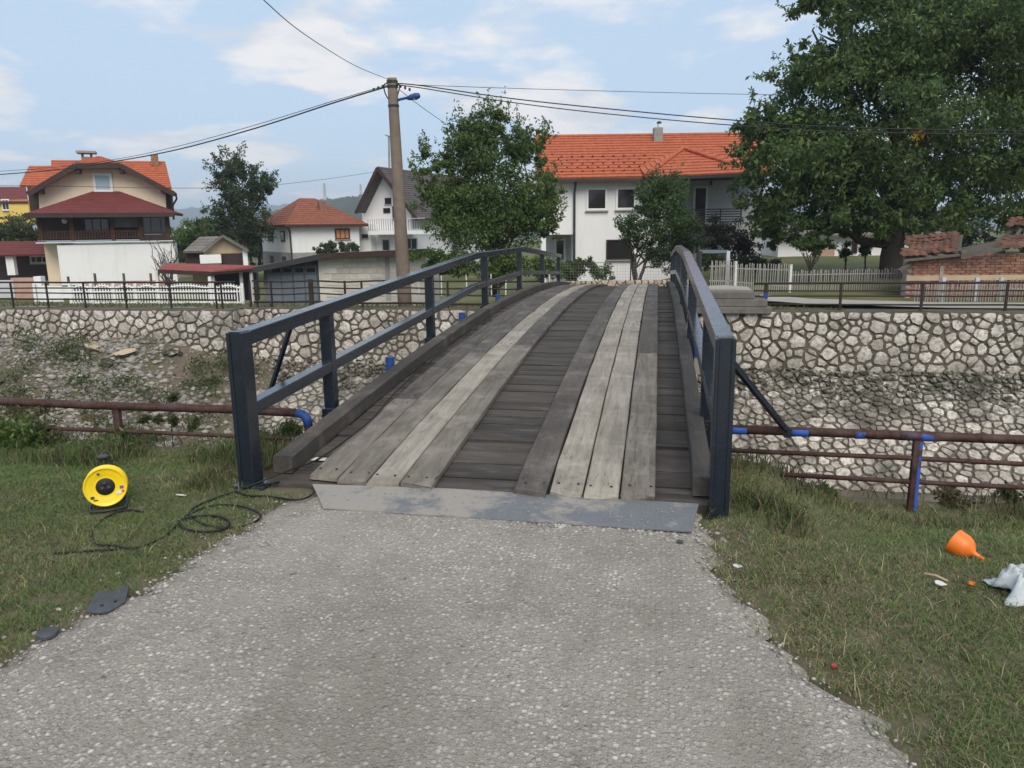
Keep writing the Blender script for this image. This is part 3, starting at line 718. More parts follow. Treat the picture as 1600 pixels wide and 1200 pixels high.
railing('pipe_railing', 'rusty brown pipe railing overgrown with weeds, bent down at its blue end',
    [wob(-13, -3.4, YR, .23, .215, 8, .008, rd) + [(-2.80, YR, .205), (-2.735, YR, .195), (-2.70, YR, .165), (-2.69, YR, .10), (-2.69, YR, -.35)],
     wob(-13, -2.85, YR, .02, .0, 8, .012, rd), wob(-13, -4.2, YR, -.13, -.15, 7, .015, rd)],
    [(-4.40, YR, -.55, .205, .06), (-6.35, YR, -.55, .21, .06), (-8.3, YR, -.55, .215, .06), (-10.4, YR, -.55, .22, .06), (-12.4, YR, -.55, .225, .06)], M['rust'], (.034, .017, .015))
bl_ = MB().tube([(-2.80+.02, YR, .205), (-2.735, YR, .195), (-2.70, YR, .165), (-2.69, YR, .10)], .036, 10).build('painted_bend', M['blue_paint'], bpy.data.objects['pipe_railing'], smooth_=True)
bl_.location = -Vector(bpy.data.objects['pipe_railing'].location)
railing('pipe_railing', 'rusty pipe railing with flaking bright blue paint above the stone slope',
    [wob(.50, 11, YR, .190, .165, 8, .006, rd), wob(.50, 11, YR, .03, -.03, 8, .008, rd), wob(.9, 11, YR, -.13, -.19, 8, .01, rd)],
    [(1.775, YR, -.62, .16, .055), (3.9, YR, -.62, .155, .055), (6.1, YR, -.62, .15, .055), (8.3, YR, -.62, .15, .055), (10.5, YR, -.62, .15, .055)], M['rust'], (.032, .017, .017))
rr_ = bpy.data.objects['pipe_railing.001']; ro = Vector(rr_.location)
for p0, p1 in ((1140, 1166), (1236, 1262), (1335, 1352), (1362, 1382), (1405, 1468)):
    a, b = atY(p0, 675, YR), atY(p1, 675, YR); z_ = lambda x: .190-.025*(x-.5)/10.5
    MB().tube([Vector((a.x, YR, z_(a.x)))-ro, Vector(((a.x+b.x)/2, YR, z_(a.x)))-ro, Vector((b.x, YR, z_(b.x)))-ro], .0335, 10).build('paint_patch', M['rust_blue'], rr_, smooth_=True)
MB().box(.008, .0285, -.024, .018, .15, .77).build('paint_patch', M['rust_blue'], rr_)
# far bank railings
def far_posts(xs_, Y, z1, w=.05): return [(x, Y, WALL_TOP-.12, z1, w) for x in xs_]
ZF = [.325, .155, .02, -.155]
xs_ = [atY(x, 470, 18.95).x for x in (-60, 20, 75, 133, 197, 267, 338, 347)]
railing('pipe_railing', 'long dark rusty railing of four rails before the white picket fence',
    [wob(-24, -11.3, 18.95, z, z-.01, 10, .008, rd) for z in ZF], far_posts([-23, -21.5]+xs_, 18.95, .33, .045), M['rust_dark'], (.026, .02, .02, .024))
xs_ = [atY(x, 470, 19.5).x for x in (392, 402, 425, 540, 566, 700)]
railing('pipe_railing', 'crooked dark rusty railing before the grey garage door',
    [wob(-11.1, -2.9, 19.5, z, z-.02, 9, .025, rd) for z in (.31, .12, -.04, -.27)], far_posts(xs_, 19.5, .32, .05)+[(atY(487, 470, 19.5).x, 19.5, WALL_TOP-.1, .36, .13)], M['rust_dark'], (.024, .02, .02, .03))
xs_ = [atY(x, 470, 19.55).x for x in (1313, 1440, 1572)]
railing('pipe_railing', 'rusty four-rail railing in front of the brick shed, first post grey and blue',
    [wob(2.35, 12.5, 19.55, z, z+.02, 9, .008, rd) for z in (.235, .055, -.075, -.285)],
    [(atY(1196, 470, 19.55).x, 19.55, WALL_TOP-.1, .24, .08)] + far_posts(xs_+[9.3, 11.2], 19.55, .25, .06), M['rust_dark'], (.028, .018, .018, .022))
bp = bpy.data.objects['pipe_railing.004']
MB().box(-.05, .05, -.035, .035, .40, .52).build('paint_patch', M['blue_paint'], bp)
# concrete abutment beside the far end
ab = empty('abutment', (1.4, 19.4, WALL_TOP), 'weathered grey concrete abutment in stacked courses beside the far bridge end', 'abutment')
for k, (z0, z1, x1, yy) in enumerate(((-.06, .10, 1.35, .0), (.105, .29, 1.25, .04), (.295, .47, .95, .08))):
    mb = MB().box(-.95, x1, yy-.25, 1.9, z0, z1); mb.build('course', M['old_concrete'], ab, bevel=.015)
MB().prism([(-.95, .2, .475), (.35, .2, .52), (.95, .2, .475)], (0, 1.2, 0)).build('ramp_edge', M['pale_concrete'], ab)
ab2 = empty('abutment', (-2.9, 20.6, WALL_TOP), 'low grey concrete block under the far left corner of the deck', 'abutment')
MB().box(-.3, .35, -.6, 1.2, -.1, .42).build('course', M['old_concrete'], ab2, bevel=.02)

# ================================================================== small things near the camera
def ground_z(x, y):
    if edgeL(y)+.03 < x < edgeR(y)-.03: return .010*math.sin(x*2.3+y*1.1)*math.sin(y*1.7)+.006
    return gnear(x, y)
def on_ground(px, py):                               # where the line of sight meets the near ground
    z = 0.0
    for _ in range(8): p = atZ(px, py, z); z = ground_z(p.x, p.y) if p.y < 5.6 else -.3
    return Vector((p.x, p.y, z))
# extension reel
g = on_ground(170, 792); tocam = Vector((-g.x, -g.y, 0)).normalized()
reel = empty('cable_reel', g, 'yellow cable reel with black hub standing on the grass', 'cable reel', math.atan2(tocam.y, tocam.x)-R(90)-R(5)); reel.scale = (.88,)*3
# local: -y is away from the camera, +y towards it
face = Matrix.Translation((0, .0, .158)) @ Matrix.Rotation(R(-84), 4, 'X')
def rl(nm, prof, m, off, n=40, parent=None, sm=True):
    return MB().lathe(prof, n, face @ Matrix.Translation((0, 0, off))).build(nm, m, parent or reel, smooth_=sm)
fl = rl('flange', [(.056, .004), (.064, .002), (.078, .006), (.108, .012), (.122, .014), (.127, .022), (.133, .020), (.134, .010), (.130, .0), (.056, -.006)], M['yellow_plastic'], .055)
rl('flange', [(.01, .004), (.10, .004), (.130, .010), (.134, 0), (.130, -.006), (.01, -.004)], M['yellow_plastic'], -.045)
rl('hub', [(.001, .010), (.048, .010), (.057, .006), (.060, .002), (.060, -.09)], M['black_plastic'], .055)
rl('wound_cable', [(.050, -.04), (.086, -.038), (.092, -.02), (.088, 0), (.093, .02), (.088, .04), (.05, .045)], M['cable_black'], .005)
for a in (35, 155, 275):
    c = Matrix.Rotation(R(a), 4, 'Z') @ Vector((.022, 0, 0))
    MB().lathe([(.001, .006), (.014, .006), (.016, .0), (.016, -.006)], 14, face @ Matrix.Translation((c.x, c.y, .064))).build('socket', M['dark_metal'], reel, smooth_=True)
def sticker(nm, a, r, w, h, m):
    c = (math.cos(R(a))*r, -math.sin(R(a))*r)
    mb = MB().box(c[0]-w/2, c[0]+w/2, c[1]-h/2, c[1]+h/2, .0125, .0165); mb.v = [tuple(face @ Vector((x, y, z+.055))) for x, y, z in mb.v]; mb.build(nm, m, fl)
# (angles are measured in the flange plane; the lathe's x axis points to the viewer's left)
sticker('label', 180-(-8), .098, .022, .018, M['sticker_blue']); sticker('label', 180-(-32), .092, .030, .020, M['sticker_white']); sticker('label', 180-(-22), .112, .012, .016, M['sticker_red'])
sticker('label', 180-218, .105, .022, .018, M['rubber']); sticker('label', 180-232, .106, .026, .007, M['black_plastic']); sticker('label', 180-110, .098, .016, .014, M['rubber'])
mb = MB()
mb.tube([(-.105, .10, .012), (-.112, .0, .012), (-.105, -.11, .012), (.0, -.125, .012), (.105, -.11, .012), (.112, .0, .012), (.105, .10, .012), (.0, .115, .012), (-.105, .10, .012)], .010, 8)
mb.tube([(-.098, -.10, .015), (-.075, -.095, .12), (-.04, -.085, .30), (.0, -.08, .325), (.04, -.085, .30), (.075, -.095, .12), (.098, -.10, .015)], .010, 8)
mb.build('stand', M['dark_metal'], reel, smooth_=True)
MB().tube([(-.03, -.07, .335), (-.015, -.04, .350), (.015, -.04, .350), (.03, -.07, .335)], .016, 10).build('handle', M['rubber'], reel, smooth_=True)
# black extension cable
def px_path(pts, lift=.012):
    out = []
    for x, y in pts: p = on_ground(x, y); p.z += lift; out.append(p)
    return out
def catmull(P, k=6):
    P = [Vector(p) for p in P]; o = []
    for i in range(len(P)-1):
        a, b, c, d = P[max(i-1, 0)], P[i], P[i+1], P[min(i+2, len(P)-1)]
        for j in range(k):
            t = j/k; o.append(.5*((2*b)+(c-a)*t+(2*a-5*b+4*c-d)*t*t+(-a+3*b-3*c+d)*t*t*t))
    return o+[P[-1]]
A = [(224,803), (196,800), (164,813), (146,834), (150,853), (178,861), (210,860), (252,845), (276,824), (294,807), (332,793), (371,793), (402,803), (406,813), (385,824), (350,828), (315,821), (299,808), (302,797), (332,783), (367,771)]
Lp = [(367,771), (388,779), (420,786), (462,786), (486,779), (492,768), (479,752), (441,757), (402,763), (380,768)]
cab = catmull(px_path(A)) + catmull([p + Vector((0,0,.008)) for p in px_path(Lp)])[1:] 
up = [(-2.36, 4.46, .06), (-2.30, 4.7, deck(4.7)+.02), (-2.20, 5.0, deck(5.0)+.06), (-2.19, 5.5, deck(5.5)+.055), (-2.25, 6.2, deck(6.2)+.055), (-2.31, 7.2, deck(7.2)+.03), (-2.32, 8.6, deck(8.6)+.03), (-2.30, 10.5, deck(10.5)+.03)]
cab += catmull([cab[-1]]+[Vector(p) for p in up])[1:]
ec = tag(MB().tube(cab, .0065, 7).build('extension_cable', M['cable_black'], None, smooth_=True), 'black extension cable looping over the grass and up the deck', 'cable')
B2 = [(84,868), (118,866), (154,863), (185,862)]; C2 = [(280,820), (304,812), (336,811), (358,820), (350,832), (315,836), (287,830), (280,820)]
tag(MB().tube(catmull(px_path(B2)), .006, 7).build('extension_cable', M['cable_black'], None, smooth_=True), 'short free tail of black cable half hidden in the grass', 'cable')
tag(MB().tube(catmull(px_path(C2, .02)), .0065, 7).build('extension_cable', M['cable_black'], None, smooth_=True), 'small closed coil of black cable at the road edge', 'cable')
# orange funnel
tip = on_ground(1537, 878); ax = Vector((-.62, .60, 0)).normalized(); ax = (ax + Vector((0,0,.33))).normalized()
qm = ax.to_track_quat('Z', 'Y').to_matrix().to_4x4()
fu = empty('funnel', tip, 'bright orange plastic funnel lying on its side in the grass', 'funnel'); fu.scale = (.78,)*3
FM = Matrix.Translation((0, 0, .014)) @ qm
MB().lathe([(.010, 0), (.0125, .0), (.016, .055), (.022, .066), (.052, .088), (.074, .112), (.084, .140), (.086, .195), (.087, .20), (.083, .20), (.080, .142), (.070, .114), (.048, .09), (.018, .068), (.012, .055), (.010, 0)], 36, FM).build('bowl', M['orange_plastic'], fu, smooth_=True)
MB().lathe([(.084, .192), (.089, .193), (.089, .201), (.084, .202)], 36, FM, True).build('rim', M['orange_plastic'], fu, smooth_=True)
# crumpled grey-blue bag
bgp = on_ground(1612, 932); n = 26; rb = np.random.default_rng(4); V = []
for j in range(n):
    for i in range(n):
        u, v_ = i/(n-1)-.5, j/(n-1)-.5; r_ = math.hypot(u, v_)
        k = 1+.22*math.sin(3*math.atan2(v_, u)+1)+.12*math.sin(7*math.atan2(v_, u))
        h = .085*max(0, 1-(r_*1.75)**2) + .028*abs(math.sin(u*17+3*math.sin(v_*9)))+.022*abs(math.sin(v_*21+2*math.sin(u*13)))
        V.append((u*.27*k, v_*.22*k, h*(1-smooth(.38, .6, r_))+.006+rb.uniform(0, .006)))
Fc = [(j*n+i, j*n+i+1, (j+1)*n+i+1, (j+1)*n+i) for j in range(n-1) for i in range(n-1)]
o = mk('plastic_bag', fast_mesh('plastic_bag', V, Fc, smooth_=True), M['bag']); o.location = bgp; o.modifiers.new('s', 'SOLIDIFY').thickness = .003
tag(o, 'crumpled pale blue-grey plastic bag lying on the grass', 'bag')
# rubber flap, disc and scraps
fp = [on_ground(*p) for p in ((134,961), (152,945), (180,935), (203,929), (197,944), (181,952), (172,959), (160,963))]
me = MB(); c0 = sum(fp, Vector())/len(fp); pts = [Vector((p.x-c0.x, p.y-c0.y, .014+.006*math.sin(i*2.1))) for i, p in enumerate(fp)]
me.add([*(pts), Vector((0, 0, .022))] , [(i, (i+1) % 8, 8) for i in range(8)])
o = me.build('rubber_flap', M['rubber'], None); o.location = (c0.x, c0.y, ground_z(c0.x, c0.y)-.002); o.modifiers.new('s', 'SOLIDIFY').thickness = .006
tag(o, 'torn dark rubber flap with holes at the road edge', 'rubber scrap')
for hx, hy in ((160, 952), (181, 945)):
    h = on_ground(hx, hy); q_ = MB().lathe([(.0005, .001), (.007, .001), (.007, -.006)], 10).build('hole', M['black_plastic'], o); q_.location = Vector((h.x-c0.x, h.y-c0.y, .022))
p = on_ground(75, 990)
o = MB().lathe([(.001, .010), (.030, .010), (.037, .012), (.041, .010), (.042, .004), (.042, -.006)], 28).build('rubber_disc', M['rubber'], None, smooth_=True); o.location = p; tag(o, 'small round black rubber disc at the road edge', 'rubber disc')
def scrap(name, px, py, w, l, m, label, cat, rz=0, t=.004, dz_=.014):
    p = on_ground(px, py); rr = random.Random(int(px)); k = 7
    poly = [(math.cos(6.283*i/k)*w*rr.uniform(.6, 1.1)/2, math.sin(6.283*i/k)*l*rr.uniform(.6, 1.1)/2, 0) for i in range(k)]
    o = MB().prism(poly, (0, 0, t)).build(name, m, None); o.location = (p.x, p.y, p.z+dz_); o.rotation_euler = (rr.uniform(-.2, .2), rr.uniform(-.2, .2), rz); tag(o, label, cat)
scrap('paper_scrap', 1152, 889, .055, .045, M['paper'], 'small square of white litter by the right road edge', 'litter')
scrap('paper_scrap', 1468, 920, .06, .05, M['paper'], 'crumpled white litter in the grass beside the stick', 'litter', dz_=.025)
scrap('orange_scrap', 1517, 921, .035, .03, M['orange_plastic'], 'tiny orange plastic bit in the grass near the bag', 'litter', t=.012, dz_=.025)
scrap('metal_scrap', 1062, 848, .055, .045, M['rubber'], 'small dark metal square lying beside the steel plate', 'metal scrap', dz_=.006)
scrap('red_scrap', 1303, 1047, .022, .02, M['sticker_red'], 'tiny red scrap at the right road edge', 'litter', t=.008)
scrap('leaf_litter', 283, 777, .07, .03, M['paper'], 'pale flat scrap in the grass between reel and post', 'litter', .4)
a, b = on_ground(1444, 903), on_ground(1480, 915)
tag(MB().tube([(0,0,.022), (b-a)*.5+Vector((0,0,.03)), (b-a)+Vector((0,0,.022))], .006, 6).build('stick', M['straw_stick'], None), 'short tan stick lying in the right-hand grass', 'stick').location = a
o = MB().prism([(-.05, -.03, 0), (.05, -.025, 0), (.045, .03, 0), (-.04, .035, 0)], (0, 0, .004)).build('paper_scrap', M['aged_white'], None); o.location = (-2.30, 4.75, deck(4.75)+.006); tag(o, 'flattened pale card on the planks beside the left curb', 'litter')
# ================================================================== buildings behind the far bank
class Bd:
    """a building in its own frame: local y runs away from the viewer's side, x along the front"""
    def __init__(s, name, label, cat, px, py, d, a=0.0):
        s.o = atD(px, py, d); s.rz = YAW+a
        s.e = empty(name, s.o, label, cat, s.rz)
        s.Rm = Matrix.Rotation(s.rz, 3, 'Z'); s.Ri = s.Rm.transposed()
    def L(s, px, py, v=0.0):
        r = ray(px, py); n = s.Rm @ Vector((0, 1, 0)); t = (v - (CAMP-s.o).dot(n))/r.dot(n)
        return s.Ri @ (CAMP + r*t - s.o)
    def x(s, px, v=0.0): return s.L(px, 360, v).x
    def z(s, py, v=0.0, px=800): return s.L(px, py, v).z
    def wall(s, px0, px1, pt, pb, v0, v1, m, name='wall', bevel=0):
        a, b = s.L(px0, pb, v0), s.L(px1, pt, v0)
        return MB().box(a.x, b.x, v0, v1, a.z, b.z).build(name, M[m], s.e, bevel=bevel)
    def window(s, px0, px1, pt, pb, v, fm='white_paint', fw=.07, mull=0, name='window', sill=True, glass='glass'):
        a, b = s.L(px0, pb, v), s.L(px1, pt, v); x0, x1, z0, z1 = a.x, b.x, a.z, b.z
        mb = MB(); y0, y1 = v-.05, v+.02
        mb.box(x0, x1, y0, y1, z1-fw, z1); mb.box(x0, x1, y0, y1, z0, z0+fw); mb.box(x0, x0+fw, y0, y1, z0+fw, z1-fw); mb.box(x1-fw, x1, y0, y1, z0+fw, z1-fw)
        for k in range(mull):
            c = x0+(x1-x0)*(k+1)/(mull+1); mb.box(c-.025, c+.025, y0+.005, y1, z0+fw, z1-fw)
        w = mb.build(name, M[fm], s.e)
        MB().box(x0+fw, x1-fw, v-.012, v+.01, z0+fw, z1-fw).build('pane', M[glass], w)
        if sill: MB().box(x0-.05, x1+.05, v-.10, v+.02, z0-.06, z0-.005).build('sill', M['pale_concrete'], w)
        return w
def roof(parent, quads, m, rows, step=.035, th=.10, name='roof'):
    """quads: (lower left, lower right, upper right, upper left); each course is a stepped strip"""
    mb = MB()
    for (a, b, c, d) in quads:
        a, b, c, d = map(Vector, (a, b, c, d)); n = (b-a).cross(d-a)
        if n.length < 1e-6: n = (b-a).cross(c-a)
        n.normalize()
        if n.z < 0: n = -n
        for i in range(rows):
            t0, t1 = i/rows, (i+1)/rows
            p0, p1, p2, p3 = a.lerp(d, t0), b.lerp(c, t0), b.lerp(c, t1), a.lerp(d, t1)
            mb.add([p0+n*step, p1+n*step, p2+n*.004, p3+n*.004, p0-n*.004, p1-n*.004], [(0,1,2,3), (4,5,1,0)])
        mb.add([a-n*th, b-n*th, c-n*th, d-n*th, a, b, c, d], [(3,2,1,0), (0,1,5,4), (1,2,6,5), (2,3,7,6), (3,0,4,7)])
    me = bpy.data.meshes.new(name); me.from_pydata(mb.v, [], mb.f); me.validate(); me.update()
    return mk(name, me, M[m] if isinstance(m, str) else m, parent)

# ---- big house on the left: timber balcony, red skirt roof, orange tiles
h = Bd('house', 'cream house with wooden balcony, red skirt roof and orange tiled roof', 'house', 170, 442, 46, R(22))
h.wall(97, 272, 380, 446, 0, 6, 'plaster')
h.wall(77, 98, 380, 446, 1.6, 6.2, 'cream')
h.wall(56, 272, 375.5, 380.5, -.15, 2.2, 'plaster', 'balcony_slab')
h.wall(66, 222, 336, 376, 1.7, 2.2, 'dark_brown')
h.wall(222.5, 264, 366, 376, -.1, 2.2, 'dark_brown', 'parapet'); 
h.window(222.5, 264, 335, 366, -.05, 'dark_brown', .12, 2, 'glazed_bay', False)
h.window(132, 170, 340, 362, 1.68, 'dark_brown', .08, 2, 'window', False); h.window(178, 215, 338, 357, 1.68, 'brown_wood', .06, 0, 'window', False, 'concrete')
MB().lathe([(.001,.18),(.12,.12),(.16,0),(.12,-.12),(.001,-.17)], 14, Matrix.Translation(h.L(101, 345, 1.3))).build('lamp', M['white_paint'], h.e, smooth_=True)
for px in (65, 115, 178, 221, 263.5):
    a, b = h.L(px, 376, -.05), h.L(px, 334, -.05); MB().box(a.x-.11, a.x+.11, -.14, .08, a.z, b.z).build('balcony_post', M['brown_wood'], h.e)
a, b = h.L(60, 376, -.05), h.L(222, 360, -.05)
for z in (a.z+.08, b.z-.05): MB().box(a.x, b.x, -.12, -.02, z, z+.07).build('handrail', M['brown_wood'], h.e)
bm_ = MB().box(-.035, .035, -.018, .018, 0, b.z-a.z-.12).data('baluster'); nb = 38
for i in range(nb):
    x = a.x+.1+(b.x-a.x-.2)*i/(nb-1); o = mk('baluster', bm_, M['board_wood'] if 3 < i < 22 else M['brown_wood'], h.e); o.location = (x, -.16 if i % 2 else -.155, a.z+.08)
# skirt roof
e0, e1 = h.L(38, 334, -1.0), h.L(273, 333, -1.0); t0, t1 = h.L(145, 299, 1.75), h.L(187, 299, 1.75); q0, q1 = h.L(62, 331, 1.75), h.L(262, 331, 1.75)
bl, br = Vector((q0.x-.9, 1.75, e0.z)), Vector((q1.x+.9, 1.75, e1.z))
roof(h.e, [(e0, e1, t1, t0), (bl, e0, t0, t0), (e1, br, t1, t1)], 'shingle_red', 8, .012, .14, 'skirt_roof')
MB().beam(e0+Vector((0,-.05,-.09)), e1+Vector((0,-.05,-.09)), .08, .26).build('gutter', M['dark_brown'], h.e)
# cream gable wall
g0 = [h.L(62, 334, 1.8), h.L(260, 334, 1.8), h.L(258, 300, 1.8), h.L(187, 262, 1.8), h.L(119, 262, 1.8), h.L(60, 300, 1.8)]
MB().prism(g0, (0, 7, 0)).build('gable_wall', M['cream'], h.e)
h.window(147, 174, 271, 300, 1.74, 'white_paint', .14, 0, 'roller_shutter', False, 'shutter_blue')
# barge boards and half hip
pl_ = [h.L(43, 304, .9), h.L(118, 259.5, .9), h.L(188, 259, .9), h.L(273, 304, .9)]
for a, b in zip(pl_[:-1], pl_[1:]): MB().beam(a, b, .22, .30).build('barge_board', M['dark_brown'], h.e)
for px, py in ((64, 299), (122, 267), (190, 267), (255, 299)):
    c = h.L(px, py, 1.3); MB().box(c.x-.12, c.x+.12, .9, 1.9, c.z-.14, c.z+.14).build('purlin', M['dark_brown'], h.e)
ap = h.L(154, 244, 4.2)
ri = [h.L(80, 250, 6), h.L(258, 252, 6)]; el, er = h.L(80, 291, 2.4), h.L(268, 293, 2.4)
up_ = Vector((0,0,.17))
roof(h.e, [(el, er, ri[1], ri[0])], 'tile_orange', 14, .04)
roof(h.e, [(h.L(31, 290, 3.0), h.L(81, 290, 3.0), h.L(82, 259, 6), h.L(46, 259, 6)), (h.L(38, 290, 5), h.L(31, 290, 3.0), h.L(46, 259, 6), h.L(46, 259, 6))], 'tile_orange', 9, .04)
roof(h.e, [(pl_[1]+up_, pl_[2]+up_, ap, ap), (pl_[2]+up_, pl_[3]+up_, Vector((pl_[3].x, 6, pl_[3].z+.17)), ap), (pl_[0]+up_, pl_[1]+up_, ap, Vector((pl_[0].x, 6, pl_[0].z+.17)))], 'tile_orange', 8, .04)
h.wall(48, 62, 292, 334, 2.4, 6, 'dark_brown', 'side_gallery'); h.wall(259.5, 267, 300, 334, 2.4, 6, 'dark_brown', 'side_gallery')
c = h.L(136, 247, 5.5); mb = MB().box(c.x-.3, c.x+.3, 5.2, 5.9, c.z-.6, c.z+.05).build('chimney', M['brick'], h.e)
MB().box(c.x-.55, c.x+.55, 5.0, 6.1, c.z+.28, c.z+.42).build('chimney_cap', M['concrete'], h.e)
for sx in (-.25, .25): MB().box(c.x+sx-.05, c.x+sx+.05, 5.3, 5.8, c.z+.05, c.z+.28).build('cap_leg', M['brick'], h.e)
c = h.L(242, 252, 5.5); MB().box(c.x-.22, c.x+.22, 5.2, 5.7, c.z-.3, c.z+.42).build('chimney', M['brick'], h.e)
c = h.L(272, 302, 1.2); MB().tube([(c.x+.1, 1.0, c.z), (c.x+.12, 1.0, c.z-.35), (c.x-.15, 1.3, c.z-.75), (c.x-.18, 1.5, c.z-1.6)], .06, 8).build('downpipe', M['dark_brown'], h.e)
# ---- dark red roofed outbuilding, low walls on the far left
h = Bd('outbuilding', 'low open outbuilding with dark red roof beside the cream house', 'outbuilding', 40, 438, 50)
h.wall(-20, 76, 398, 440, 2, 5, 'dark_brown'); roof(h.e, [(h.L(-25, 399, -.3), h.L(75, 397, -.3), h.L(72, 377, 2.6), h.L(-20, 377, 2.6))], 'shingle_red', 6, .02)
h.wall(12, 20, 400, 430, 0, .3, 'plaster', 'pillar'); h.window(48, 75, 399, 412, 1.95, 'aged_white', .1, 2)
h = Bd('garden_wall', 'low pale and pink rendered garden wall beside the white fence', 'wall', 25, 470, 36)
h.wall(-40, 20, 438, 466, 0, .25, 'plaster_grey', 'panel'); h.wall(20.5, 56, 434, 466, .03, .3, 'pink_wall', 'panel'); h.wall(57, 63, 432, 470, -.05, .3, 'plaster', 'pillar')
h = Bd('apartment_house', 'distant yellow house with maroon roof', 'house', 10, 345, 85)
h.wall(-30, 43, 312, 350, 0, 8, 'yellow_wall'); roof(h.e, [(h.L(-35, 316, -.5), h.L(44, 316, -.5), h.L(40, 292, 4), h.L(-30, 292, 4))], 'shingle_red', 6, .02)
h.window(4, 14, 311, 329, -.1, 'white_paint', .12, 1); h.wall(16, 44, 318, 338, -.3, 0, 'yellow_wall', 'bay')
# ---- small tan shed
h = Bd('shed', 'small tan gabled shed with grey roof and dark plank doors', 'shed', 350, 425, 45, R(20))
g0 = [h.L(320, 420), h.L(384, 420), h.L(384, 389), h.L(347, 369), h.L(318, 390)]
MB().prism(g0, (0, 4.4, 0)).build('wall', M['tan'], h.e)
h.wall(346, 380, 395.5, 420, -.06, 0.0, 'dark_brown', 'door'); h.wall(381, 386, 390, 420, -.2, .1, 'plaster', 'pillar')
a, b, c = h.L(316, 392, -.5), h.L(347, 366.5, -.5), h.L(389, 391, -.5); D_ = Vector((0, 5, 0))
roof(h.e, [(a+D_, a, b, b+D_), (c, c+D_, b+D_, b)], 'old_roof', 6, .03, .12)
h.wall(290, 318, 392, 420, 1.5, 5, 'dark_brown', 'lean_to'); roof(h.e, [(h.L(286, 393, 1.0), h.L(322, 393, 1.0), h.L(345, 369, 3.2), h.L(312, 370, 3.2))], 'old_roof', 5, .03)
h.wall(313, 345, 398, 412, -1.0, -.2, 'plaster', 'porch_wall')
MB().lathe([(.001, -.05), (.16, -.05), (.2, 0), (.2, .04)], 16, Matrix.Translation(h.L(352, 382, 0)) @ Matrix.Rotation(R(90), 4, 'X')).build('vent', M['cream'], h.e)
# ---- red tiled car port
h = Bd('carport', 'open carport with red tiled roof on white posts behind the fence', 'carport', 320, 470, 34)
roof(h.e, [(h.L(247, 421, -1), h.L(332, 424.5, -1), h.L(400, 415, 2.2), h.L(262, 411, 2.2)), (h.L(332, 424.5, -1), h.L(402, 418.5, 1), h.L(400, 415, 2.2), h.L(400, 415, 2.2))], 'tile_red', 7, .03, .05)
a, b = h.L(247, 424, -1.05), h.L(332, 428, -1.05); MB().beam(a, b, .05, .17).build('fascia', M['dark_brown'], h.e)
a, b = h.L(333, 427.5, -1.0), h.L(402, 421.5, .95); MB().beam(a, b, .05, .12).build('fascia', M['dark_brown'], h.e)
for px, v in ((250, -.9), (331, -.9), (336, -.8), (380, .6), (396, .8)):
    a, b = h.L(px, 472, v), h.L(px, 423, v); MB().box(a.x-.06, a.x+.06, v-.06, v+.06, a.z-.2, b.z).build('post', M['aged_white'], h.e)
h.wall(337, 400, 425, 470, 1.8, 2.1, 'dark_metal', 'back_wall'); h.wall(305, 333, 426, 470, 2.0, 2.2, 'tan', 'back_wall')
# ---- white concrete baluster fence
h = Bd('picket_fence', 'white concrete baluster fence with scalloped top rails', 'fence', 220, 476, 33)
pxs = [58, 97, 113, 146, 181, 215, 250, 332, 337, 381]
for px in pxs[:1]+pxs[2:]:
    a, b = h.L(px, 478), h.L(px, 443 if px != 332 else 432); MB().box(a.x-.06, a.x+.06, -.06, .06, a.z-.1, b.z).build('post', M['white_paint'], h.e, bevel=.01)
h.wall(61, 96, 446, 472, -.03, .03, 'white_paint', 'panel'); h.wall(98, 112, 448, 466, -.03, .03, 'white_paint', 'panel')
pk = MB().box(-.024, .024, -.02, .02, 0, 1).data('picket')
for i in range(2, len(pxs)-1):
    p0, p1 = pxs[i], pxs[i+1]
    if p1-p0 < 10: continue
    a, b = h.L(p0, 476), h.L(p1, 476); zt, zb = h.z(448, 0, p0), a.z+.05; n = max(4, int((b.x-a.x)/.115)); arch = .12
    pts = [(a.x+(b.x-a.x)*k/10, 0, zt-.02+arch*math.sin(math.pi*k/10)**2 - .06) for k in range(11)]
    MB().tube(pts, .035, 6).build('top_rail', M['white_paint'], h.e); MB().box(a.x, b.x, -.03, .03, zb, zb+.06).build('bottom_rail', M['white_paint'], h.e)
    zm = (zt+zb)/2+.12; MB().box(a.x, b.x, -.03, .03, zm, zm+.05).build('middle_rail', M['white_paint'], h.e)
    for k in range(1, n):
        t = k/n; o = mk('picket', pk, M['white_paint'], h.e); o.location = (a.x+(b.x-a.x)*t, 0, zb); o.scale = (1, 1, zt-zb+arch*math.sin(math.pi*t)**2+.02)
h = Bd('low_brick_wall', 'low reddish plinth wall in front of the cream house', 'wall', 200, 447, 43)
h.wall(130, 272, 438, 450, 0, .2, 'pink_wall', 'panel')
for px in (108, 150, 195, 237): a, b = h.L(px, 446), h.L(px, 427 if px > 110 else 432); MB().box(a.x-.05, a.x+.05, -.05, .05, a.z, b.z).build('stake', M['grey_wood'], h.e)

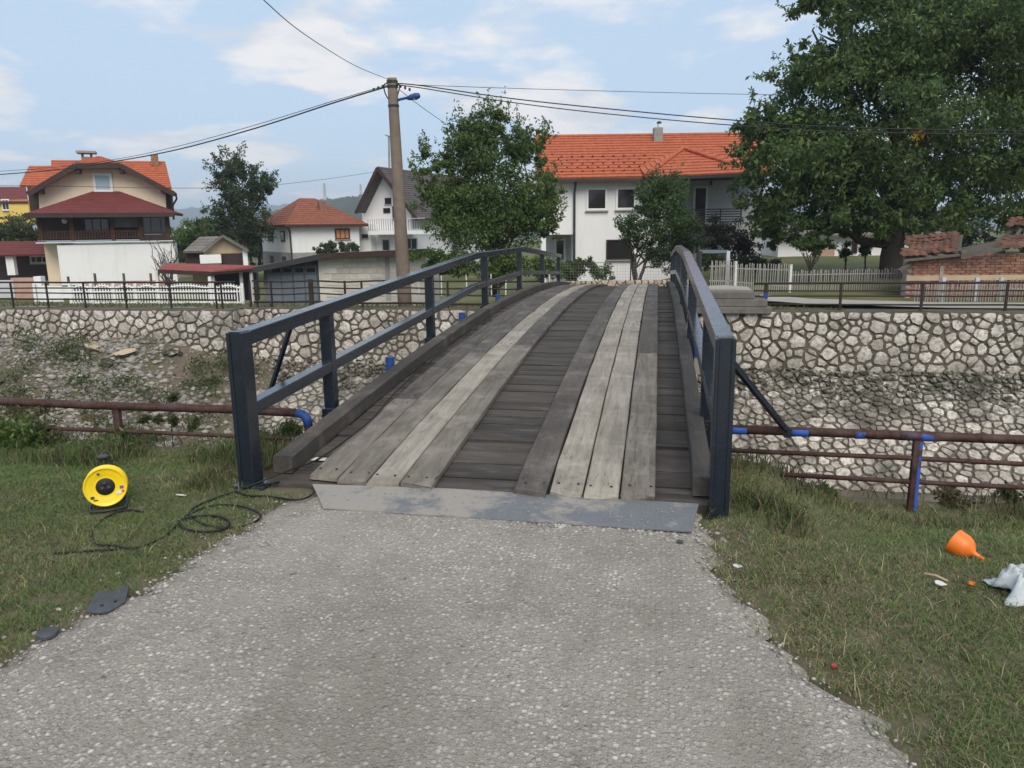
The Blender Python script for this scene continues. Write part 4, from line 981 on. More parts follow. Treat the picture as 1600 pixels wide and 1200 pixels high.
# ---- hipped-roof house
h = Bd('house', 'white bungalow with hipped reddish brown tiled roof and one chimney', 'house', 459, 425, 56, R(33))
b1 = h.L(562, 380, 0).x; dep = 7.8; zt = h.L(459, 349).z; zb = -.5
MB().box(0, b1, 0, dep, zb, zt).build('wall', M['plaster'], h.e); zp = h.L(459, 395).z
MB().box(-.04, b1+.04, -.04, dep+.04, zb-.1, zp).build('plinth', M['concrete'], h.e)
o_ = .55; c4 = [Vector((-o_, -o_, zt-.1)), Vector((b1+o_, -o_, zt-.1)), Vector((b1+o_, dep+o_, zt-.1)), Vector((-o_, dep+o_, zt-.1))]
zr_ = h.L(505, 310, dep/2).z; r0, r1 = Vector((b1*.40, dep/2, zr_)), Vector((b1*.62, dep/2, zr_))
roof(h.e, [(c4[0], c4[1], r1, r0), (c4[3], c4[0], r0, r0), (c4[1], c4[2], r1, r1), (c4[2], c4[3], r0, r1)], 'tile_old', 13, .035, .08)
for a, b in ((0, 1), (3, 0)): MB().beam(c4[a]-Vector((0,0,.1)), c4[b]-Vector((0,0,.1)), .1, .14).build('gutter', M['dark_brown'], h.e)
a = h.L(503, 322, dep*.25); MB().box(a.x-.28, a.x+.28, dep*.25-.25, dep*.25+.25, a.z-.9, a.z+.35).build('chimney', M['brick'], h.e)
w = h.window(524, 546, 357, 374, -.02, 'brown_wood', .09, 2, 'window', True, 'orange_curtain')
for k, yy in enumerate((2.0, 5.2)):
    zz0, zz1 = h.z(378, 0, 440), h.z(361, 0, 440); w = MB().box(-.06, .02, yy-.5, yy+.5, zz0, zz1).build('window', M['brown_wood'], h.e); MB().box(-.075, -.055, yy-.4, yy+.4, zz0+.1, zz1-.1).build('pane', M['glass'], w)
    w = MB().box(-.06, -.03, yy-.5, yy+.5, zp-.9, zp-.3).build('window', M['dark_brown'], h.e)
MB().tube([(-o_+.1, -o_+.05, zt-.2), (-.1, -.1, zt-.6), (-.1, -.1, zb)], .06, 8).build('downpipe', M['dark_brown'], h.e)
# ---- white house with steep gable
h = Bd('house', 'white house with steep dark gable roof and railed balcony', 'house', 600, 415, 60, R(-24))
zb = -.6; a, b = h.L(557, 330), h.L(648, 333); pk_ = h.L(591, 266)
g0 = [Vector((a.x+.5, 0, zb)), Vector((b.x-.3, 0, zb)), Vector((b.x-.3, 0, b.z)), pk_, Vector((a.x+.5, 0, a.z))]
MB().prism(g0, (0, 13, 0)).build('wall', M['plaster'], h.e)
la, lb, lp = h.L(556, 331, -1.1), h.L(652, 341, -1.1), h.L(590, 260, -1.1); D_ = Vector((0, 15.5, 0))
roof(h.e, [(lb, lb+D_, lp+D_, lp), (la+D_, la, lp, lp+D_)], 'tile_dark', 22, .035, .16)
for q0, q1 in ((la, lp), (lp, lb)): MB().beam(q0+Vector((0,-.04,-.12)), q1+Vector((0,-.04,-.12)), .07, .26).build('barge_board', M['dark_brown'], h.e)
h.window(602, 611, 309, 319, -.02, 'dark_brown', .05, 0); 
h.wall(598, 611, 323, 361, -.05, .02, 'white_paint', 'door'); h.window(599.5, 609.5, 325, 333, -.07, 'dark_brown', .03, 0, 'window', False)
h.window(614, 622, 322, 343, -.02, 'dark_brown', .05, 0)
s0, s1 = h.L(575, 361, -1.4), h.L(664, 363, -1.4); MB().box(s0.x, s1.x, -1.4, 0, s0.z-.28, s0.z).build('balcony_slab', M['plaster'], h.e)
for z in (.05, .85): MB().box(s0.x, s1.x, -1.36, -1.32, s0.z+z, s0.z+z+.04).build('handrail', M['aged_white'], h.e)
bal = MB().box(-.012, .012, -.012, .012, 0, .85).data('baluster')
for k in range(26): o = mk('baluster', bal, M['dark_metal'], h.e); o.location = (s0.x+(s1.x-s0.x)*k/25, -1.34, s0.z)
h.window(598, 609, 374, 392, -.02, 'plaster_grey', .06, 0, 'door', False); h.window(634, 652, 372, 390, -.02, 'plaster_grey', .06, 1)
an = h.wall(556.5, 578, 350, 400, -.8, 0, 'plaster', 'annex'); h.window(566, 575, 366, 372, -.83, 'dark_brown', .04, 0)
# ---- garage
h = Bd('garage', 'low block-built garage with grey-blue double door and window strip', 'garage', 502, 484, 29)
h.wall(502, 665, 396, 488, 0, 5, 'block_wall')
mbk = MB().box(-.24, .24, -.012, .012, -.105, .105).data('block', bevel=.008)
x0, x1, z0, z1 = h.x(503), h.x(648), h.z(482, 0, 560), h.z(401, 0, 560); rr = random.Random(2); j = 0
q = NM('block_tint'); v = q.vec(rand=True); c = q.mix(q.rnd(), (.44,.41,.365), (.56,.525,.475)); c = q.mix(q.math('MULTIPLY', q.ramp(q.noise(v, 3, 5), [(.5, 0.), (.75, 1.)]), .5), c, (.24,.21,.18)); M['block'] = q.done(c, .93, 0, .2)
z = z0+.11
while z < z1:
    x = x0+.25+(.25 if j % 2 else 0)
    while x < x1-.24: o = mk('block', mbk, M['block'], h.e); o.location = (x, -rr.uniform(.004, .014), z); x += .5
    z += .222; j += 1
MB().prism([h.L(412, 488, .25), h.L(501.5, 488, .25), h.L(501.5, 403, .25), h.L(412, 421, .25)], (0, 4, 0)).build('wall', M['old_concrete'], h.e)
h.wall(421, 496, 414, 486, .17, .26, 'grey_door', 'door_frame')
for k in range(4):
    p0 = 424+k*18; w = h.window(p0, p0+16, 417, 427.5, .15, 'grey_door', .04, 0, 'window', False); 
    h.wall(p0, p0+16.5, 429, 485, .11, .18, 'grey_door', 'door_leaf')
roof(h.e, [(h.L(396, 421, -.45), h.L(505, 399, -.45), h.L(505, 396, 5), h.L(396, 417, 5))], 'old_roof', 5, .015, .12)
roof(h.e, [(h.L(500, 399, -.5), h.L(668, 391, -.5), h.L(660, 389, 5), h.L(500, 396, 5))], 'old_roof', 5, .015, .14)
a, b = h.L(500, 400, -.52), h.L(668, 393, -.52); MB().beam(a, b, .06, .2).build('fascia', M['dark_brown'], h.e)
a, b = h.L(396, 422, -.47), h.L(505, 400, -.47); MB().beam(a, b, .06, .2).build('fascia', M['dark_metal'], h.e)
a, b = h.L(609, 470, -.02), h.L(604.5, 402, -.02); MB().box(b.x-.09, b.x+.09, -.03, .0, a.z, b.z).build('stain_strip', M['concrete'], h.e)

# ---- main white house on the right
h = Bd('house', 'white two-storey house with bright orange tiled roof and dark balcony', 'house', 1000, 438, 39)
h.wall(897, 1062, 276, 446, 0, 8, 'plaster'); h.wall(846, 897, 282, 367, 0, 8, 'plaster')
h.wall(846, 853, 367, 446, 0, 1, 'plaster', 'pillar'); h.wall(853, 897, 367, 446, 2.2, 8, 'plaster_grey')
h.wall(1062, 1196, 270, 446, 1.5, 8, 'plaster_grey')  # balcony wall of the white house: its bluish shade is put into the colour
h.window(916, 949, 293, 329, -.03, 'white_paint', .10, 0); h.window(962, 994, 292.5, 328, -.03, 'white_paint', .10, 0)
h.window(947, 986, 374, 406, -.03, 'dark_brown', .06, 0); h.window(866, 884, 372, 410, 2.15, 'aged_white', .12, 0, 'door', False)
h.window(1082, 1106, 291, 354, 1.45, 'white_paint', .09, 0, 'door', False)
h.wall(1060, 1160, 353, 359, -.2, 1.5, 'concrete', 'balcony_slab')
a, b = h.L(1062, 352, -.15), h.L(1158, 326, -.15)
for k in range(6): z = a.z+.12+(b.z-a.z-.16)*k/5; MB().box(a.x, b.x, -.17, -.14, z, z+.055).build('slat', M['dark_metal'], h.e)
for px in (1064, 1090, 1125, 1157): c = h.x(px, -.15); MB().box(c-.03, c+.03, -.14, -.10, a.z-.05, b.z).build('balcony_post', M['dark_metal'], h.e)
MB().lathe([(.001, .14), (.06, .1), (.07, -.06), (.04, -.12), (.001, -.13)], 12, Matrix.Translation(h.L(1111, 286, 1.35))).build('wall_lamp', M['dark_metal'], h.e)
el, er = h.L(838, 279.5, -.6), h.L(1205, 272, -.6); rl_, rr_ = h.L(836, 214.5, 5), h.L(1205, 209.5, 5)
roof(h.e, [(el, er, rr_, rl_)], 'tile_orange', 15, .05, .14)
MB().tube([rl_+Vector((0,0,.03)), rr_+Vector((0,0,.03))], .10, 8).build('ridge', M['tile_orange'], h.e)
pa, pb, pt_ = h.L(1010, 276.5, -1.5), h.L(1200, 268.5, -1.5), h.L(1068, 233.5, 2.6)
pbk = h.L(1200, 262, 2.0); pr = h.L(1164, 262, 0.6)
roof(h.e, [(pa, pb, h.L(1092, 233, 2.9), pt_), (Vector((pa.x, 1.0, pa.z+.72)), pa, pt_, pt_)], 'tile_orange', 9, .05, .14, 'porch_roof')
MB().tube([pa+Vector((0,0,.08)), pt_+Vector((0,0,.08))], .10, 8).build('hip', M['tile_orange'], h.e); MB().tube([pt_+Vector((0,0,.08)), h.L(1156, 263, -.7)+Vector((0,0,.1))], .10, 8).build('hip', M['tile_orange'], h.e)
MB().beam(el+Vector((0,-.06,-.1)), h.L(1015, 278, -.6)+Vector((0,-.06,-.1)), .12, .14).build('gutter', M['dark_metal'], h.e)
MB().beam(pa+Vector((0,-.06,-.1)), pb+Vector((0,-.06,-.1)), .12, .14).build('gutter', M['dark_metal'], h.e)
h.wall(1062, 1200, 271, 277, -1.3, 1.5, 'dark_brown', 'soffit')
a = h.L(899.5, 281, -.6); MB().tube([a, (a.x, -.5, a.z-.25), (a.x-.02, -.12, a.z-.6), (a.x-.02, -.12, h.z(425, -.1, 900))], .06, 8).build('downpipe', M['dark_metal'], h.e)
rr = random.Random(8); mg = MB().box(-.05, .05, -.03, .03, 0, .045).data('snow_guard'); dv = (rl_-el)
for k in range(5):
    for i in range(9):
        px_ = .02+i*.044+(.022 if k % 2 else 0); f = .12+k*.085; p = el.lerp(er, px_+.09).lerp(rl_.lerp(rr_, px_+.09), f); o = mk('snow_guard', mg, M['dark_brown'], h.e); o.location = p+Vector((0, -.02, .05))
c = h.L(1028, 212, 4.2); MB().box(c.x-.24, c.x+.24, 4.0, 4.5, c.z-.6, c.z+.42).build('chimney', M['concrete'], h.e, bevel=.02)
MB().tube([(c.x, 4.25, c.z+.4), (c.x, 4.25, c.z+.68)], .02, 6).build('cowl_stem', M['dark_metal'], h.e); MB().lathe([(.001, .12), (.10, .08), (.16, 0), (.05, -.03)], 12, Matrix.Translation((c.x+.06, 4.25, c.z+.66))).build('cowl', M['dark_metal'], h.e)
# ---- pale buildings far behind the lawn
h = Bd('white_building', 'long white building glimpsed below the walnut crown', 'building', 1330, 403, 45)
h.wall(1215, 1480, 366, 404, 0, 6, 'plaster'); h.wall(1282, 1305, 380, 404, -.2, 0, 'pink_wall', 'gate'); h.window(1330, 1340, 376, 396, -.03, 'dark_brown', .08, 0, 'door', False)
roof(h.e, [(h.L(1210, 367, -.6), h.L(1490, 367, -.6), h.L(1480, 350, 4), h.L(1220, 350, 4))], 'old_roof', 8, .03)

# ---- ruined brick shed on the right
h = Bd('brick_shed', 'ruined red brick shed with sagging broken tile roof', 'shed', 1510, 494, 21.0, R(-4))
x0, x1 = h.x(1424), h.x(1700); zb, zt = 0-.1, h.z(397, 0, 1510)
MB().box(x0, x1, .03, .32, zb, zt).build('mortar', M['brick_mortar'], h.e)
bk = MB().box(-.122, .122, -.03, .03, -.031, .031).data('brick', bevel=.004); rr = random.Random(6); z = zt-.04; j = 0; cnt = 0; rest = MB()
while z > zb+.1:
    x = x0+.13+(.13 if j % 2 else 0)
    while x < x1-.1:
        yy = .03-rr.uniform(-.004, .012); vis = x < h.x(1606)
        if vis and cnt < 300 and z > h.z(470, 0, 1510):
            o = mk('brick', bk, M['brick'], h.e); o.location = (x, yy, z); o.rotation_euler = (0, rr.uniform(-.015, .015), rr.uniform(-.02, .02)); cnt += 1
        else: rest.box(x-.122, x+.122, yy-.03, yy+.03, z-.031, z+.031)
        x += .258
    z -= .074; j += 1
stuff(rest.build('brickwork', M['brick'], h.e))
MB().box(x0-.02, x1, -.02, .05, h.z(438, 0, 1510), h.z(430, 0, 1510)).build('render_band', M['tan'], h.e)
MB().box(h.x(1474), h.x(1480), -.03, .02, h.z(470, 0, 1477), h.z(415, 0, 1477)).build('pier', M['brick_mortar'], h.e)
tl_ = MB()
for i in range(7):
    a = math.pi*i/6; b = math.pi*(i+1)/6
for k in range(8): a = math.pi*k/7; tl_.v += [(math.cos(a)*.078, 0, math.sin(a)*.03), (math.cos(a)*.078, .30, math.sin(a)*.03+.01)]
for k in range(7): tl_.f.append((2*k, 2*k+2, 2*k+3, 2*k+1))
tl = bpy.data.meshes.new('roof_tile'); tl.from_pydata(tl_.v, [], tl_.f); tl.update()
def tiles(p00, p10, p01, sag, seed, miss=.06, nm='roof_tile'):
    """p00..p10 along the eave, p01 up the slope"""
    rr = random.Random(seed); p00, p10, p01 = map(Vector, (p00, p10, p01)); ux = (p10-p00); uy = (p01-p00); nx = int(ux.length/.15); ny = max(2, int(uy.length/.22))
    ang = math.atan2(uy.z, math.hypot(uy.x, uy.y)); rzz = math.atan2(ux.y, ux.x); tilt = math.atan2(ux.z, math.hypot(ux.x, ux.y))
    for j in range(ny):
        for i in range(nx):
            if rr.random() < miss: continue
            p = p00 + ux*((i+.5)/nx) + uy*(j/ny); o = mk(nm, tl, M['old_tile'], h.e)
            o.location = p + Vector((0, 0, .02 - sag*math.sin(math.pi*(i+.5)/nx)*math.sin(math.pi*(j+.3)/ny) + rr.uniform(-.012, .012)))
            o.rotation_euler = (ang+rr.uniform(-.06, .06), -tilt+rr.uniform(-.05, .05), rzz+rr.uniform(-.06, .06))
A0 = h.L(1412, 403, -.25); A1 = h.L(1500, 394, -.25); A2 = h.L(1424, 372, 1.6); tiles(A0, A1, A2+Vector((-.05,0,0)), .12, 1)
MB().prism([A0-Vector((0,0,.06)), A1-Vector((0,0,.06)), A1+(A2-A0)-Vector((0,0,.06)), A2-Vector((0,0,.06))], (0, 0, -.05)).build('roof_boarding', M['grey_wood'], h.e)
C0 = h.L(1568, 391, -.35); C1 = h.L(1660, 384, -.35); C2 = h.L(1572, 352, 1.8); tiles(C0, C1, h.L(1580, 371, .5), .05, 2, .1); tiles(h.L(1578, 356, 1.4), h.L(1680, 350, 1.4), h.L(1588, 343, 2.3), .08, 3, .1)
for k, (a, b, w_) in enumerate((((1500, 395, -.2), (1590, 372, .6), .10), ((1490, 392, 1.0), (1575, 378, 1.2), .09), ((1556, 378, 1.2), (1592, 350, 2.2), .08), ((1574, 388, .2), (1600, 352, 2.0), .07), ((1588, 386, .3), (1612, 350, 2.2), .07), ((1405, 424, -.3), (1440, 398, .2), .09), ((1500, 402, -.25), (1570, 388, -.25), .10))):
    MB().beam(h.L(*a), h.L(*b), w_, w_).build('rafter', M['grey_wood'], h.e)
MB().prism([h.L(1500, 398, .1), h.L(1570, 396, .1), h.L(1575, 372, 1.9), h.L(1497, 388, 1.9)], (0, 0, -.04)).build('collapsed_boarding', M['grey_wood'], h.e)
# ---- white picket fences on the right bank
def picket_run(h, p0, p1, top0, top1, bot0, bot1, n, rails, m, v=0.0, tilt=.0, seed=1):
    rr = random.Random(seed); pm = MB().box(-.0125, .0125, -.006, .006, 0, 1).data('picket')
    for k in range(n):
        t = (k+.5)/n; px = p0+(p1-p0)*t; a, b = h.L(px, bot0+(bot1-bot0)*t, v), h.L(px, top0+(top1-top0)*t, v)
        o = mk('picket', pm, m, h.e); o.location = a; o.scale = (1, 1, b.z-a.z+rr.uniform(-.03, .03)); o.rotation_euler = (0, rr.uniform(-.03, .03)+tilt, 0)
    for r_ in rails:
        a, b = h.L(p0, top0+(bot0-top0)*r_, v+.02), h.L(p1, top1+(bot1-top1)*r_, v+.02); MB().beam(a, b, .022, .035).build('rail', m, h.e)
h = Bd('picket_fence', 'aged white metal picket fence along the lane before the lawn', 'fence', 1240, 472, 23.2)
picket_run(h, 1108, 1147, 408, 408, 452, 452, 12, (.18, .7), M['picket_metal'], 0, 0, 2)
picket_run(h, 1150, 1232, 412, 413, 455, 465, 23, (.17, .66), M['picket_metal'], 0, 0, 3)
picket_run(h, 1236, 1420, 423, 419, 465, 470, 50, (.15, .88), M['picket_metal'], 0, 0, 4)
for px, t_, b_ in ((1148, 408, 456), (1233, 413, 466), (1420, 410, 474)): a, b = h.L(px, b_, 0), h.L(px, t_, 0); MB().box(a.x-.035, a.x+.035, -.035, .035, a.z-.15, b.z).build('post', M['aged_white'], h.e)
h = Bd('gate', 'tall grey metal gate frame at the end of the bridge', 'gate', 1130, 455, 23.6)
for px, gm in ((1092, 'dark_metal'), (1135, 'plaster_grey')): a, b = h.L(px, 458, 0), h.L(px, 392, 0); MB().box(a.x-.05, a.x+.05, -.05, .05, a.z-.2, b.z).build('post', M[gm], h.e)
a, b = h.L(1092, 393, 0), h.L(1137, 393, 0); MB().beam(a, b, .06, .10).build('top_bar', M['grey_door'], h.e)
h = Bd('picket_fence', 'rough pale picket fence leaning against the brick shed', 'fence', 1510, 494, 20.3)
picket_run(h, 1424, 1620, 442, 434, 492, 494, 46, (.28, .8), M['picket_metal'], 0, .01, 5)
for px in (1470, 1522, 1560): a, b = h.L(px, 494, .03), h.L(px, 434, .03); MB().box(a.x-.05, a.x+.05, .03, .10, a.z-.1, b.z).build('post', M['plaster_grey'], h.e)
# ---- low stone wall and mesh fence facing the bridge end
h = Bd('stone_wall', 'low pale dry stone wall across the lane at the bridge end', 'stone wall', 960, 462, 26.5)
x0, x1, z0, z1 = h.x(868), h.x(1100), h.z(466, 0, 960), h.z(438, 0, 960)
MB().box(x0, x1, .0, .35, z0-.2, z1-.03).build('core', M['mortar'], h.e)
sf = cells(x0, x1, z0-.05, z1, .14, .24, 1.35, 33)
for V_ in (0,):
    rdm = random.Random(4)
    for p in sf:
        s_ = stone_mesh(p, rdm, .012, .05)
        if not s_: continue
        me = bpy.data.meshes.new('stone'); me.from_pydata(s_[0], [], s_[1]); me.update(); o = mk('stone', me, M['pale_stone'], h.e)
        o.matrix_basis = Matrix(((1,0,0,s_[2][0]), (0,0,-1,0), (0,1,0,s_[2][1]), (0,0,0,1)))
h = Bd('mesh_fence', 'thin wire mesh fence on slim posts before the white house', 'fence', 960, 446, 27.2)
for px in (900, 985, 1050): a, b = h.L(px, 446), h.L(px, 409); MB().box(a.x-.02, a.x+.02, -.02, .02, a.z-.3, b.z).build('post', M['dark_metal'], h.e)
for py in (410, 440): MB().beam(h.L(868, py), h.L(1060, py), .012, .012).build('line_wire', M['dark_metal'], h.e)
mb = MB()
for k in range(44): a, b = h.L(870+k*4.3, 440, .01), h.L(870+k*4.3, 410, .01); mb.beam(a, b, .005, .005, (0,1,0))
for k in range(7): py = 411+k*4.4; mb.beam(h.L(868, py, .01), h.L(1058, py, .01), .005, .005)
stuff(mb.build('mesh', M['concrete'], h.e))
h = Bd('mesh_fence', 'thin wire fence with pale stakes under the plum tree', 'fence', 720, 455, 24.6)
for px in (655, 690, 730, 768, 790, 860): a, b = h.L(px, 462), h.L(px, 428+rr.uniform(-3, 3)); MB().tube([a, (b.x+rr.uniform(-.05, .05), 0, b.z)], .022, 6).build('stake', M['aged_white'], h.e)
for py in (436, 452): MB().beam(h.L(650, py), h.L(866, py), .012, .012).build('line_wire', M['dark_metal'], h.e)

# ================================================================== utility pole, lamp, wires
pb_ = atD(633, 480, 21.5); pt0 = atD(612.5, 122, 21.3)
up = empty('utility_pole', pb_, 'tall brown concrete utility pole with a blue street lamp', 'utility pole')
dv = pt0-pb_; n = 12
MB().tube([dv*(i/n)-Vector((0,0,.4*(i == 0))) for i in range(n+1)], [.205-.075*i/n for i in range(n+1)], 12).build('shaft', M['pole_concrete'], up, smooth_=True)
for t in (.885, .965, .985): c = dv*t; MB().lathe([(.143, -.03), (.150, -.03), (.150, .03), (.143, .03)], 14, Matrix.Translation(c), True).build('band', M['dark_metal'], up)
def UL(x, y, d=21.4): return atD(x, y, d)-pb_
arm = [UL(617, 158), UL(626, 155, 21.2), UL(640, 152, 21.0)]
MB().tube(arm, .035, 8).build('lamp_arm', M['blue_paint'], up, smooth_=True)
c0, c1 = UL(637, 153.5, 21.05), UL(656, 149, 20.75); ax = (c1-c0); rm = ax.to_track_quat('X', 'Z').to_matrix().to_4x4(); ln = ax.length
head = MB().lathe([(.001, 0), (.05, .01), (.075, .10*ln/.35), (.088, .22*ln/.35), (.07, .31*ln/.35), (.001, .35*ln/.35)], 14, Matrix.Translation(c0) @ rm @ Matrix.Rotation(R(90), 4, 'Y')); 
hd = head.build('lamp_head', M['blue_paint'], up, smooth_=True)
MB().lathe([(.001, -.03), (.05, -.025), (.075, .01), (.07, .03)], 14, Matrix.Translation(c0.lerp(c1, .62)-Vector((0,0,.055)))).build('lens', M['lens'], hd, smooth_=True)
for sx in (-1, 1):
    MB().tube(catmull([UL(612+sx*3, 129), UL(612+sx*12, 133), UL(612+sx*10, 146), UL(613+sx*6, 155)], 4), .018, 6).build('jumper', M['cable_black'], up)
    for k in range(3):
        p = UL(612+sx*(14+7*k), 134+2.5*k); MB().lathe([(.001, .03), (.03, .02), (.03, -.04), (.001, -.06)], 8, Matrix.Translation(p)).build('clamp', M['dark_metal'], up)
def wire(label, pts, r, sagk=6):
    P_ = [Vector(p) for p in pts]; o0 = P_[0].copy(); tag(MB().tube([p-o0 for p in catmull(P_, sagk)], r, 5).build('overhead_cable', M['cable_black'], None), label, 'cable').location = o0
wire('thick sagging overhead cable running left from the utility pole', [atD(612, 133, 21.4), atD(520, 161, 23), atD(400, 200, 25.5), atD(280, 233, 28), atD(180, 252, 31), atD(80, 266, 34), atD(-60, 277, 38)], .022)
wire('thin overhead wire above the thick left-hand cable', [atD(612, 131, 21.4), atD(520, 158, 23), atD(400, 195, 25.5), atD(280, 228, 28), atD(180, 249, 31), atD(80, 262, 34), atD(-60, 271, 38)], .010)
wire('thin wire rising steeply from the pole over the river', [atD(612, 126, 21.3), atD(560, 105, 18), atD(510, 76, 15), atD(460, 42, 12.5), atD(412, 0, 10.5), atD(380, -30, 9.5)], .007)
wire('thin straight wire running right from the pole top', [atD(612, 128, 21.4), atD(660, 133, 22), atD(900, 141, 24), atD(1150, 147, 26), atD(1400, 150, 28), atD(1700, 150, 31)], .008)
wire('upper of the two black cables sagging towards the walnut tree', [atD(612, 130, 21.4), atD(660, 134, 21), atD(800, 154, 21), atD(950, 170, 21), atD(1150, 188, 21), atD(1350, 200, 21), atD(1700, 206, 21)], .015)
wire('lower of the two black cables sagging towards the walnut tree', [atD(612, 132, 21.4), atD(655, 137, 20.8), atD(800, 160, 20.6), atD(950, 178, 20.4), atD(1150, 196, 20.2), atD(1350, 207, 20), atD(1700, 210, 20)], .013)
wire('thin service wire dropping from the pole into the plum tree', [atD(624, 140, 21.4), atD(660, 168, 23), atD(716, 207, 27)], .008)
wire('thin distant wire running past the cream house front', [atD(-40, 290, 40), atD(100, 291, 41), atD(270, 294, 42), atD(400, 291, 46), atD(500, 281, 52), atD(590, 268, 58)], .012)
# ---- lattice masts and a floodlight mast far behind
for lab, px, pt2, pb2, d in (('small lattice mast on the hill behind the bungalow roof', 508.5, 286, 322, 420), ('lattice mast half hidden by the steep gable roof', 565, 288, 322, 460)):
    b0 = atD(px, pb2, d); e = empty('lattice_mast', b0, lab, 'mast'); H_ = (atD(px, pt2, d)-b0).z
    for sx, sy in ((-1,-1), (1,-1), (1,1), (-1,1)): MB().beam((sx*.9, sy*.9, -3), (sx*.35, sy*.35, H_), .12, .12).build('leg', M['concrete'], e)
    mb = MB()
    for k in range(6):
        z0_, z1_ = H_*k/6, H_*(k+1)/6; w0, w1 = .9-.55*k/6, .9-.55*(k+1)/6
        for sy in (-1, 1): mb.beam((-w0, sy*w0, z0_), (w1, sy*w1, z1_), .07, .07); mb.beam((w0, sy*w0, z0_), (-w1, sy*w1, z1_), .07, .07)
    mb.build('bracing', M['concrete'], e)
b0 = atD(609.5, 300, 75); e = empty('floodlight_mast', atD(610.5, 400, 75), 'thin grey floodlight mast beside the utility pole', 'mast'); o0 = e.location
MB().tube([(0,0,-1), atD(607.5, 213, 75)-o0], [.16, .09], 8).build('mast', M['concrete'], e); MB().beam(atD(602, 211, 75)-o0, atD(611, 214, 75)-o0, .3, .12).build('floodlight', M['concrete'], e)
e = empty('telegraph_pole', atD(320, 420, 70), 'thin pale pole standing among trees beside the shed', 'pole'); o0 = e.location
MB().tube([(0,0,-.5), atD(290, 345, 70)-atD(290, 420, 70)], .10, 8).build('shaft', M['aged_white'], e); e.location = atD(290, 420, 70)
# ================================================================== plants
def leaf_mesh(name, C, size, cols, droop=.3, aspect=.42, r=None):
    """C (n,3) leaf roots; each leaf is a folded diamond of two triangles"""
    r = r or rng; n = len(C)
    d = r.normal(size=(n, 3)); d[:, 2] -= droop; d /= np.linalg.norm(d, axis=1)[:, None]
    s = np.cross(d, r.normal(size=(n, 3))); s /= np.linalg.norm(s, axis=1)[:, None]+1e-9
    nn = np.cross(d, s); L = (size*r.uniform(.65, 1.3, n))[:, None]
    mid = C + d*L*.5
    V = np.stack([C, mid+s*L*aspect*.5+nn*L*.07, C+d*L, mid-s*L*aspect*.5+nn*L*.07], 1).reshape(-1, 3)
    i = np.arange(n)[:, None]*4; Fc = np.concatenate([i+[0, 1, 2], i+[0, 2, 3]], 1).reshape(-1, 3)
    return fast_mesh(name, V, Fc, np.repeat(cols, 4, 0))
GREENS = dict(
    walnut=[(0.064,0.109,0.036), (0.088,0.139,0.042), (0.128,0.174,0.047), (0.073,0.118,0.047)],
    plum=[(0.064,0.112,0.033), (0.096,0.152,0.042), (0.140,0.198,0.050), (0.073,0.121,0.039)],
    hedge=[(0.065,0.115,0.026), (0.101,0.161,0.036), (0.130,0.184,0.052), (0.059,0.103,0.031)],
    dark=[(0.042,0.068,0.032), (0.058,0.086,0.036), (0.072,0.100,0.039), (0.050,0.076,0.036)],
    small=[(0.049,0.090,0.035), (0.077,0.128,0.046), (0.100,0.150,0.049), (0.062,0.105,0.041)],
    red=[(.045,.032,.030), (.040,.045,.026), (.060,.042,.036), (.03,.04,.022)],
    olive=[(0.068,0.084,0.032), (0.093,0.108,0.043), (0.056,0.074,0.028), (0.111,0.114,0.049)],
    dry=[(.16,.12,.065), (.12,.105,.05), (.09,.10,.04), (.20,.155,.09)])
def crown_points(lobes, n, seed, clump=.22, shell=.55, per=60):
    """lobes: (centre, rx, ry, rz) in world; leaves gather in clumps lying mostly in the outer part of each lobe"""
    r = np.random.default_rng(seed); vol = np.array([l[1]*l[2]*l[3] for l in lobes])**(2/3); vol /= vol.sum()
    P_, K = [], []
    nc = max(6, n//per)
    for l, f in zip(lobes, vol):
        m = max(2, int(nc*f)); d = r.normal(size=(m, 3)); d /= np.linalg.norm(d, axis=1)[:, None]
        rad = (shell+(1-shell)*r.random(m))[:, None]*np.where(r.random(m) < .66, 1, .5)[:, None]
        c = np.array(l[0])+d*rad*np.array(l[1:4])
        q = max(3, int(n*f/m)); sz = clump*min(l[1:4])*r.uniform(.6, 1.35, m)
        off = r.normal(size=(m, q, 3)); off /= np.linalg.norm(off, axis=2)[..., None]; off *= (r.random((m, q, 1))**.5)*sz[:, None, None]*np.array([1.15, 1.15, .8])
        P_.append((c[:, None]+off).reshape(-1, 3)); K.append(np.clip(np.repeat(r.random(m), q)*.6+.5*r.random()-.05, 0, 1.1))
    return np.concatenate(P_), np.concatenate(K), r
def lobe(px, py, rx, ry, d, dep=None):
    c = atD(px, py, d); s = d/F_PX; return (c, rx*s, (dep if dep else (rx+ry)/2)*s, ry*s)
def limb(mb, a, b, r0, r1, rd, wob_=.08, k=5):
    a, b = Vector(a), Vector(b); L = (b-a).length
    mid = [a.lerp(b, i/k) + Vector((rd.uniform(-1, 1), rd.uniform(-1, 1), rd.uniform(-.4, 1)))*L*wob_*math.sin(math.pi*i/k) for i in range(k+1)]
    mb.tube(mid, [r0+(r1-r0)*i/k for i in range(k+1)], 7); return mid
